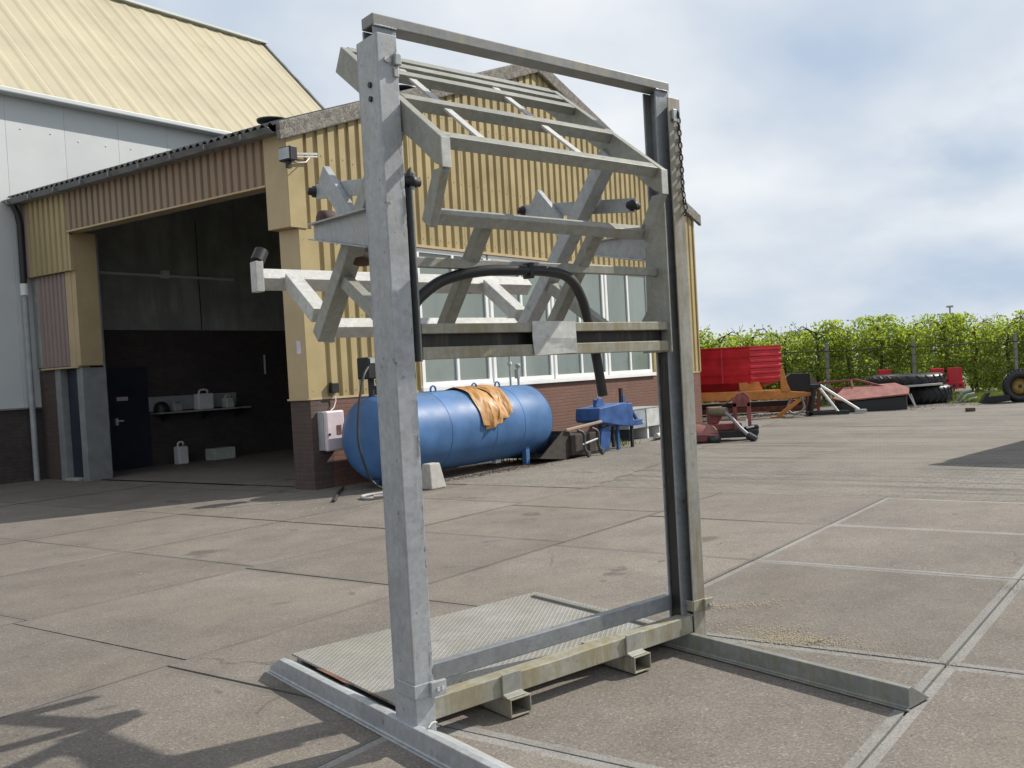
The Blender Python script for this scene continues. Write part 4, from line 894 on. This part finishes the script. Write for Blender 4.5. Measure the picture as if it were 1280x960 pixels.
MB().beam((3.45, 25.1, .46), (2.80, 25.0, .02), .1, .1).box((2.62, 24.95, 0), (3.0, 25.1, .03)).build('support_leg', mOrange, hp_, .01)
MB().beam((.3, 26.05, .6), (.3, 26.05, 0), .1, .1).build('support_leg', mOrange, hp_)
MB().tube(smooth([(3.2, 25.2, .5), (3.1, 25.2, .2), (3.3, 25.2, .06), (3.55, 25.2, .2), (3.5, 25.2, .5)]), .03, 8).build('hose', mHoseG, hp_)

def scrap(name, label, cat, loc, mb, m, bev=.01): return single(name, label, cat, mb, m, loc, 'W', None, bev)
bb = root('tipped_bucket', 'dark open bucket tipped on its side behind the orange beam', 'bucket', (3.6, 26.7, 0))
MB().prism([(3.25, .62), (3.22, 1.0), (3.42, 1.14), (3.95, 1.12), (4.14, .82), (4.0, .6)], 1, 26.6, 27.1).build('shell', mBlackSteel, bb, .01)
MB().prism([(3.94, 1.14), (4.16, .82), (4.1, .66), (3.96, .7)], 1, 26.55, 26.6).build('side_plate', mat('grey brown steel', (.13, .11, .09), .7), bb)
MB().box((3.35, 26.65, 0), (3.45, 27, .6)).build('prop', mRust, bb); MB().box((3.85, 26.65, 0), (3.95, 27, .6)).build('prop', mRust, bb)
sd = root('linkage_stand', 'black linkage A frame with two white tube struts on the pavers', 'stand', (4.3, 24.9, 0))
MB().beam((3.82, 24.9, .8), (3.66, 24.8, .02), .09, .09).beam((3.86, 25.3, .8), (3.7, 25.5, .02), .09, .09).box((3.74, 24.85, .74), (3.98, 25.3, .84)).build('a_frame', mBlackSteel, sd, .01)
MB().box((3.62, 24.75, .01), (4.7, 24.85, .1)).box((3.62, 25.4, .01), (5.1, 25.5, .1)).box((3.62, 24.75, .01), (3.72, 25.5, .1)).build('base_frame', mBlackSteel, sd, .01)
MB().tube([(3.92, 24.9, .78), (4.42, 24.82, .06)], .036).build('white_strut', mWhitePl, sd); MB().tube([(4.0, 25.1, .80), (5.0, 25.0, .10)], .036).build('white_strut', mWhitePl, sd)
MB().box((4.9, 24.9, .03), (5.2, 25.1, .1)).build('foot_plate', mGreyPl, sd)
rl = root('red_topper', 'faded red topper deck with dark skirt lying beyond the white struts', 'machine', (5.6, 26, 0))
MB().add([(4.45, 25.8, .36), (4.65, 25.6, .3), (6.5, 25.5, .4), (6.62, 25.9, .54), (6.4, 26.6, .68), (4.95, 26.7, .62)], [(0, 1, 2, 3, 4, 5)]).build('deck', mRedFade, rl)
bpy.data.objects['deck'].modifiers.new('solid', 'SOLIDIFY').thickness = .04
MB().add([(4.5, 25.82, .0), (4.66, 25.66, .0), (6.45, 25.58, .0), (6.56, 25.95, 0), (6.38, 26.55, .0), (5, 26.6, 0), (4.5, 25.82, .34), (4.66, 25.66, .27), (6.45, 25.58, .36), (6.56, 25.95, .5), (6.38, 26.55, .62), (5, 26.6, .58)], [(i, (i + 1) % 6, (i + 1) % 6 + 6, i + 6) for i in range(6)]).build('skirt', mDark, rl)
MB().beam((6.5, 25.5, .42), (6.68, 25.5, .02), .03, .03).beam((6.58, 25.6, .42), (6.72, 25.6, .02), .03, .03).build('prop_stay', mGalvPale, rl)
MB().beam((4.2, 26.9, .8), (5.3, 26.8, .86), .08, .06).beam((5.3, 26.8, .86), (6.05, 26.4, .62), .08, .06).beam((5.15, 26.5, .6), (5.15, 26.7, .84), .06, .05).box((4.4, 26.7, .5), (5.6, 26.75, .66)).build('hitch_frame', mRedDull, rl, .01)
MB().beam((4.25, 26.9, .8), (4.2, 26.9, .0), .08, .08).build('hitch_leg', mRedDull, rl)
bt = root('dark_pile', 'low dark pile of beam shapes behind the orange frame', 'beams', (2.2, 27.9, 0))  # beam shapes massed low to fill the dark row behind the hopper
for k_ in range(7):
    MB().beam((.2 + .2 * (k_ % 3), 27.6 + .18 * (k_ % 4), .1 + .16 * (k_ // 4)), (4.3 - .3 * (k_ % 3), 27.75 + .16 * (k_ % 4), .1 + .15 * (k_ // 4)), .16, .15).build('beam', [mRust, mBlackSteel, mWood][k_ % 3], bt, .01)
def tyre_flat(x, y, z, R, wd, label, group=None, tilt=0, rim=None, name='tractor_tyre'):
    r = root(name, label, 'tyre', (x, y, z))
    pr = [(R * .55, .12 * wd), (R * .62, .02 * wd), (R * .85, 0), (R * .97, .14 * wd), (R, .3 * wd), (R, .7 * wd), (R * .97, .86 * wd), (R * .85, wd), (R * .62, .98 * wd), (R * .55, .88 * wd), (R * .52, .5 * wd), (R * .55, .12 * wd)]
    mb = MB().lathe(pr, (0, 0, 0), 2, 40)
    mb.build('tyre_body', mRubber, None)
    o = bpy.data.objects['tyre_body']; o.name = 'carcass'; o.parent = r.o
    mb = MB(); nl = 26
    for k in range(nl):
        a = 2 * pi * k / nl
        for sgn in (0, 1):
            a_ = a + sgn * pi / nl; p0 = Vector((cos(a_) * (R + .004), sin(a_) * (R + .004), wd * (.1 if sgn == 0 else .9))); a2_ = a_ + .16; p1 = Vector((cos(a2_) * (R + .006), sin(a2_) * (R + .006), wd * .5))
            mb.beam(p0, p1, .04, .026, Vector((cos(a_), sin(a_), 0)))
    tr = mb.build('tread', mRubber); tr['kind'] = 'stuff'; tr.parent = r.o
    if rim:
        mm = MB().lathe([(R * .56, .2 * wd), (R * .5, .26 * wd), (R * .47, .36 * wd), (R * .2, .42 * wd), (0, .42 * wd)], (0, 0, 0), 2, 28).build('rim', rim); mm.parent = r.o
        MB().lathe([(R * .12, .36 * wd), (R * .12, .42 * wd)], (0, 0, 0), 2, 12).build('hub', mDark).parent = r.o
    return r
t1 = tyre_flat(7.15, 28.3, .55, 1.15, .36, 'large black tractor tyre lying flat on top of the stack')
t2 = tyre_flat(7.72, 28.3, .0, .78, .54, 'wide black tyre lying at the bottom of the stack')
t3 = tyre_flat(9.98, 26.6, .44, .47, .4, 'upright black tyre with yellow rim at the right edge', rim=mYellowRim)
t3.o.rotation_euler = (radians(90), 0, radians(-18))
scrap('plank', 'pale grey plank sandwiched between the stacked tyres', 'plank', (7.4, 27.15, .55), MB().beam((6.6, 27.2, .57), (7.9, 27.1, .6), .12, .06), mGalvPale)
scrap('tyre_scrap', 'loose bent pale metal strips beside the tyre stack', 'scrap', (8.6, 27.6, 0), MB().tube([(8.45, 27.6, .05), (8.6, 27.5, .3), (8.9, 27.6, .36)], .04).tube([(8.5, 27.4, .02), (8.7, 27.4, .22), (8.95, 27.5, .25)], .035).tube([(8.6, 27.3, .02), (8.8, 27.3, .1), (9.05, 27.4, .12)], .04), mGreyPl, 0)
rp = root('red_machine', 'bright red machine with slotted plate standing behind the tyres', 'machine', (8.4, 29, 0))
MB().box((8.62, 28.9, .4), (9.06, 28.98, 1.02)).build('upright_plate', mRed, rp, .01)
MB().box((8.42, 28.8, .36), (9.08, 28.86, .56)).build('slotted_bar', mRed, rp, .01)
for x in (8.52, 8.72, 8.92): MB().box((x, 28.79, .42), (x + .08, 28.799, .5)).build('slot', mDark, rp)
MB().box((6.5, 29.1, .7), (6.9, 29.3, 1.06)).box((8.1, 28.9, .7), (8.5, 29.1, 1.02)).build('side_box', mRed, rp, .02)
MB().box((6.4, 29.1, .35), (8.9, 29.25, .7)).box((6.6, 29.1, 0), (6.7, 29.25, .36)).box((8.7, 29.1, 0), (8.8, 29.25, .36)).build('frame', mRedDull, rp, .02)
scrap('timber_block', 'small dark timber block alone on the pavers at right', 'block', (7.5, 23.4, 0), MB().box((7.4, 23.35, 0), (7.62, 23.5, .09)), mWood)
scrap('scrap_iron', 'bent black iron lying left of the yellow rimmed tyre', 'scrap', (9, 26.2, 0), MB().prism([(8.7, .02), (8.9, .3), (9.0, .33), (8.95, .2), (9.55, .22), (9.55, .05), (9.1, .0)], 1, 26.2, 26.4), mBlackSteel)

# ------------------------------------------------------------------ fence and orchard
fn = root('wire_fence', 'wire fence on grey concrete posts in front of the orchard', 'fence', (7, 29.6, 0))
for x in (-1.0, 1.98, 4.98, 7.75, 11.02, 14.1, 17.2, 20.3):
    MB().box((x - .05, 29.55, -.1), (x + .05, 29.65, 2.0)).build('post', mPost, fn, .01)
mb = MB().tube([(x, 29.52, 1.74 + .015 * sin(x * 2)) for x in [i * .5 - 2 for i in range(46)]], .014, 6); mb.build('top_rail', mBlackSteel, fn)
mb = MB()
for z in (.15, .5, .85, 1.2, 1.5): mb.tube([(-2, 29.53, z), (21, 29.53, z)], .006, 4)
for i in range(90): mb.box((-1.9 + i * .25, 29.525, .1), (-1.895 + i * .25, 29.53, 1.74))
o = mb.build('wire_mesh', mBlackSteel, fn); o['kind'] = 'stuff'

def crown_mesh(seed, sparse=0):
    rnd = random.Random(seed); mb = MB(); nc = 46
    cl = []
    for _ in range(nc):
        z = .25 + 2.45 * rnd.random() ** .85; sp = .72 - .18 * (z / 2.6)
        cl.append((rnd.gauss(0, .42) * sp * 1.5, rnd.gauss(0, .28), z, rnd.uniform(.16, .3)))
    for cx_, cy_, cz_, r_ in cl:
        if cz_ > 2.25 and rnd.random() < .45 + sparse: continue
        for _ in range(rnd.randint(48, 100)):
            p = Vector((cx_ + rnd.gauss(0, r_), cy_ + rnd.gauss(0, r_), cz_ + rnd.gauss(0, r_ * .85)))
            if p.z < .12: continue
            if p.z > 2.72: p.z = 2.72 - rnd.random() * .15
            n_ = Vector((rnd.gauss(0, 1), rnd.gauss(0, 1), rnd.gauss(.4, 1))).normalized(); a_ = n_.orthogonal().normalized(); a_.rotate(Matrix.Rotation(rnd.random() * 6.28, 3, n_)); b_ = n_.cross(a_)
            s = rnd.uniform(.045, .08)
            mb.add([p - a_ * s, p - b_ * s * .55, p + a_ * s, p + b_ * s * .55], [(0, 1, 2, 3)])
    return mb.mesh('crown', mLeaf)
def wood_mesh(seed):
    rnd = random.Random(seed); mb = MB()
    mb.tube([(0, 0, -.1), (rnd.gauss(0, .02), 0, .8), (rnd.gauss(0, .05), 0, 1.6), (rnd.gauss(0, .06), 0, 2.35)], .05, 7, rs=[.065, .055, .045, .03])
    for k in range(9):
        z = .5 + k * .23; sx = 1 if k % 2 else -1; L_ = rnd.uniform(.45, .75)
        mb.tube([(0, 0, z), (sx * L_ * .5, rnd.gauss(0, .1), z + .12), (sx * L_, rnd.gauss(0, .12), z + .1)], .02, 5, rs=[.024, .018, .009])
    for sx in (-1, 1):
        e1, e2 = rnd.uniform(-.1, .08), rnd.uniform(-.3, .1)
        if seed > 1 and sx > 0: continue
        mb.tube([(0, 0, 2.2 + e2 * .3), (sx * .2, 0, 2.5 + e1), (sx * .45, 0, 2.6 + e1 * .6), (sx * .7, .02, 2.5 + e2)], .02, 5, rs=[.028, .025, .02, .008])
        for q_ in range(4):
            x_ = sx * rnd.uniform(.08, .7); z_ = rnd.uniform(2.35, 2.55)
            mb.tube([(x_, 0, z_), (x_ + rnd.gauss(0, .07), rnd.gauss(0, .05), z_ + rnd.uniform(.1, .28))], .007, 4)
    return mb.mesh('trunk', mBark)
crowns = [crown_mesh(i, .1 * (i % 2)) for i in range(5)]; sparse_crowns = [crown_mesh(20 + i, .5) for i in range(2)]; woods = [wood_mesh(i) for i in range(4)]
def fruit_tree(x, y, s, cm, wm, grp, lab):
    r = bpy.data.objects.new('fruit_tree', None); COL.objects.link(r); r.location = (x, y, 0); r.scale = (s * random.choice((-1, 1)), s, s); r.rotation_euler.z = random.choice((0, pi)) + random.gauss(0, .08)
    tag(r, lab, 'tree', grp)
    for nm, me in (('crown', cm), ('trunk', wm)):
        o = bpy.data.objects.new(nm, me); COL.objects.link(o); o.parent = r
i = 0
x = -.5
while x < 19:
    cm = sparse_crowns[i % 2] if 1.2 < x < 4.2 else crowns[i % 5]
    fruit_tree(x, 31.3 + random.gauss(0, .06), random.uniform(.95, 1.06), cm, woods[i % 4], 'fruit trees in the trellised orchard row', 'leafy green espalier fruit tree in the orchard row behind the fence')
    x += 1.08; i += 1
x = -1
while x < 21:
    fruit_tree(x, 34.4 + random.gauss(0, .06), random.uniform(.9, 1.0), crowns[i % 5], woods[i % 4], 'fruit trees in the second orchard row', 'green fruit tree in the second orchard row behind the first row'); x += 1.1; i += 1
msr = root('mast', 'thin grey mast rising above the orchard at right', 'mast', (18.2, 60, 0))
MB().tube([(18.2, 60, 0), (18.2, 60, 4.3)], .06, 8).build('pole', mGreyPl, msr); MB().box((18.0, 59.9, 4.3), (18.4, 60.1, 4.42)).build('head', mGreyPl, msr)
def grains(name, patches, m, seed):
    rnd = random.Random(seed); mb = MB()
    for x, y, sx, sy, rot, n, sz in patches:
        for _ in range(n):
            a, b_ = rnd.gauss(0, sx), rnd.gauss(0, sy); px, py = x + a * cos(rot) - b_ * sin(rot), y + a * sin(rot) + b_ * cos(rot)
            r_ = sz * rnd.uniform(.5, 1.5); h = rnd.random() * 6.28
            mb.add([(px + r_ * cos(h + k * 2.09), py + r_ * sin(h + k * 2.09), .003) for k in range(3)] + [(px, py, .003 + r_ * .45)], [(0, 1, 3), (1, 2, 3), (2, 0, 3)])
    o = mb.build(name, m, fixn=False); o['kind'] = 'stuff'
SAND = [(.64, 5.19, .16, .05, -.3, 1500, .004), (.46, 5.42, .22, .08, -.5, 900, .004), (.38, 6.0, .16, .05, .2, 700, .004), (1.0, 4.9, .25, .06, -.6, 500, .004)]
DIRT = [(-2.9, 15.0, .8, .10, 1.03, 900, .014), (-2.6, 15.5, .5, .18, 1.03, 500, .012), (2.17, 6.08, .06, .04, .9, 90, .004), (.72, 5.12, .04, .02, .4, 30, .006), (9.3, 27.5, .9, .25, 0, 700, .03), (7.5, 26.3, 2.2, .3, 0, 600, .02), (3.2, 26.2, 1.6, .5, 0, 500, .03)]
GRIT = [(-1.6, 5.2, 2.2, 1.6, 0, 1500, .004), (1.2, 5.5, 1.6, 1.3, 0, 1300, .004), (-2.6, 11.5, 2.5, 1.6, 0, 700, .009)]
grains('sand', SAND, mat('pale yellow sand', (.42, .35, .235), .95, 0, .2, 30), 11)
grains('dirt', DIRT, mat('brown dirt crumbs', (.085, .06, .042), .95, 0, .3, 30), 12)
grains('grit', GRIT, mat('pale grit', (.34, .32, .29), .9, 0, .3, 30), 13)
# weeds at the yard edge
rnd = random.Random(3); mb = MB()
def tuft(x, y, n, h):
    for _ in range(n):
        a = rnd.random() * 6.28; px, py = x + rnd.gauss(0, .25), y + rnd.gauss(0, .15); L_ = h * rnd.uniform(.5, 1.2); tx, ty = cos(a) * L_ * .4, sin(a) * L_ * .4
        mb.add([(px - .008, py, 0), (px + .008, py, 0), (px + tx, py + ty, L_)], [(0, 1, 2)])
for k in range(46): tuft(rnd.uniform(0, 18), rnd.uniform(28.3, 30.8), 70, .3)
for k in range(14): tuft(rnd.uniform(8.6, 10), rnd.uniform(27.2, 28.4), 70, .28)
o = mb.build('weeds', mWeed, fixn=False); o['kind'] = 'stuff'
mb = MB()
Bm = Matrix.Rotation(RZ['B'], 3, 'Z')
for g_, d_ in ((5.9, -.7), (6.1, -.5), (4.9, -.4), (6.5, -1.0), (2.9, -.4), (3.6, -.5)):
    p = BO + Bm @ Vector((g_, d_, 0)); tuft(p.x, p.y, 60, .13)
o = mb.build('wall_weeds', mWeed, fixn=False); o['kind'] = 'stuff'

# ------------------------------------------------------------------ unseen trailer added right of the view to cast the shadow there
tr = root('trailer_shadow_caster', 'unseen green trailer added beyond the right edge to cast a shadow', 'trailer', (7.9, 15.6, 0))
tr.o.rotation_euler.z = radians(48.7); tr.loc = Vector((0, 0, 0)); tr.o.location = (6.05, 14.5, 0)
MB().box((.1, -2.1, 1.0), (4.4, 0, 2.25)).build('trailer_body', mat('green trailer paint', (.05, .12, .06), .5), tr, .02)
MB().prism([(-.15, 1.1), (.09, 1.1), (.09, 2.5), (.0, 2.55), (-.05, 2.3)], 1, -1.6, -.1).build('headboard', mBlackSteel, tr)
MB().box((.2, -1.7, .75), (4.3, -.4, .95)).build('chassis', mBlackSteel, tr)
for x in (1.2, 3.2):
    for y in (-2.05, -.3): MB().lathe([(.2, 0), (.5, .02), (.52, .15), (.5, .28), (.2, .3)], (x, y, .52), 1, 24).build('wheel', mRubber, tr)
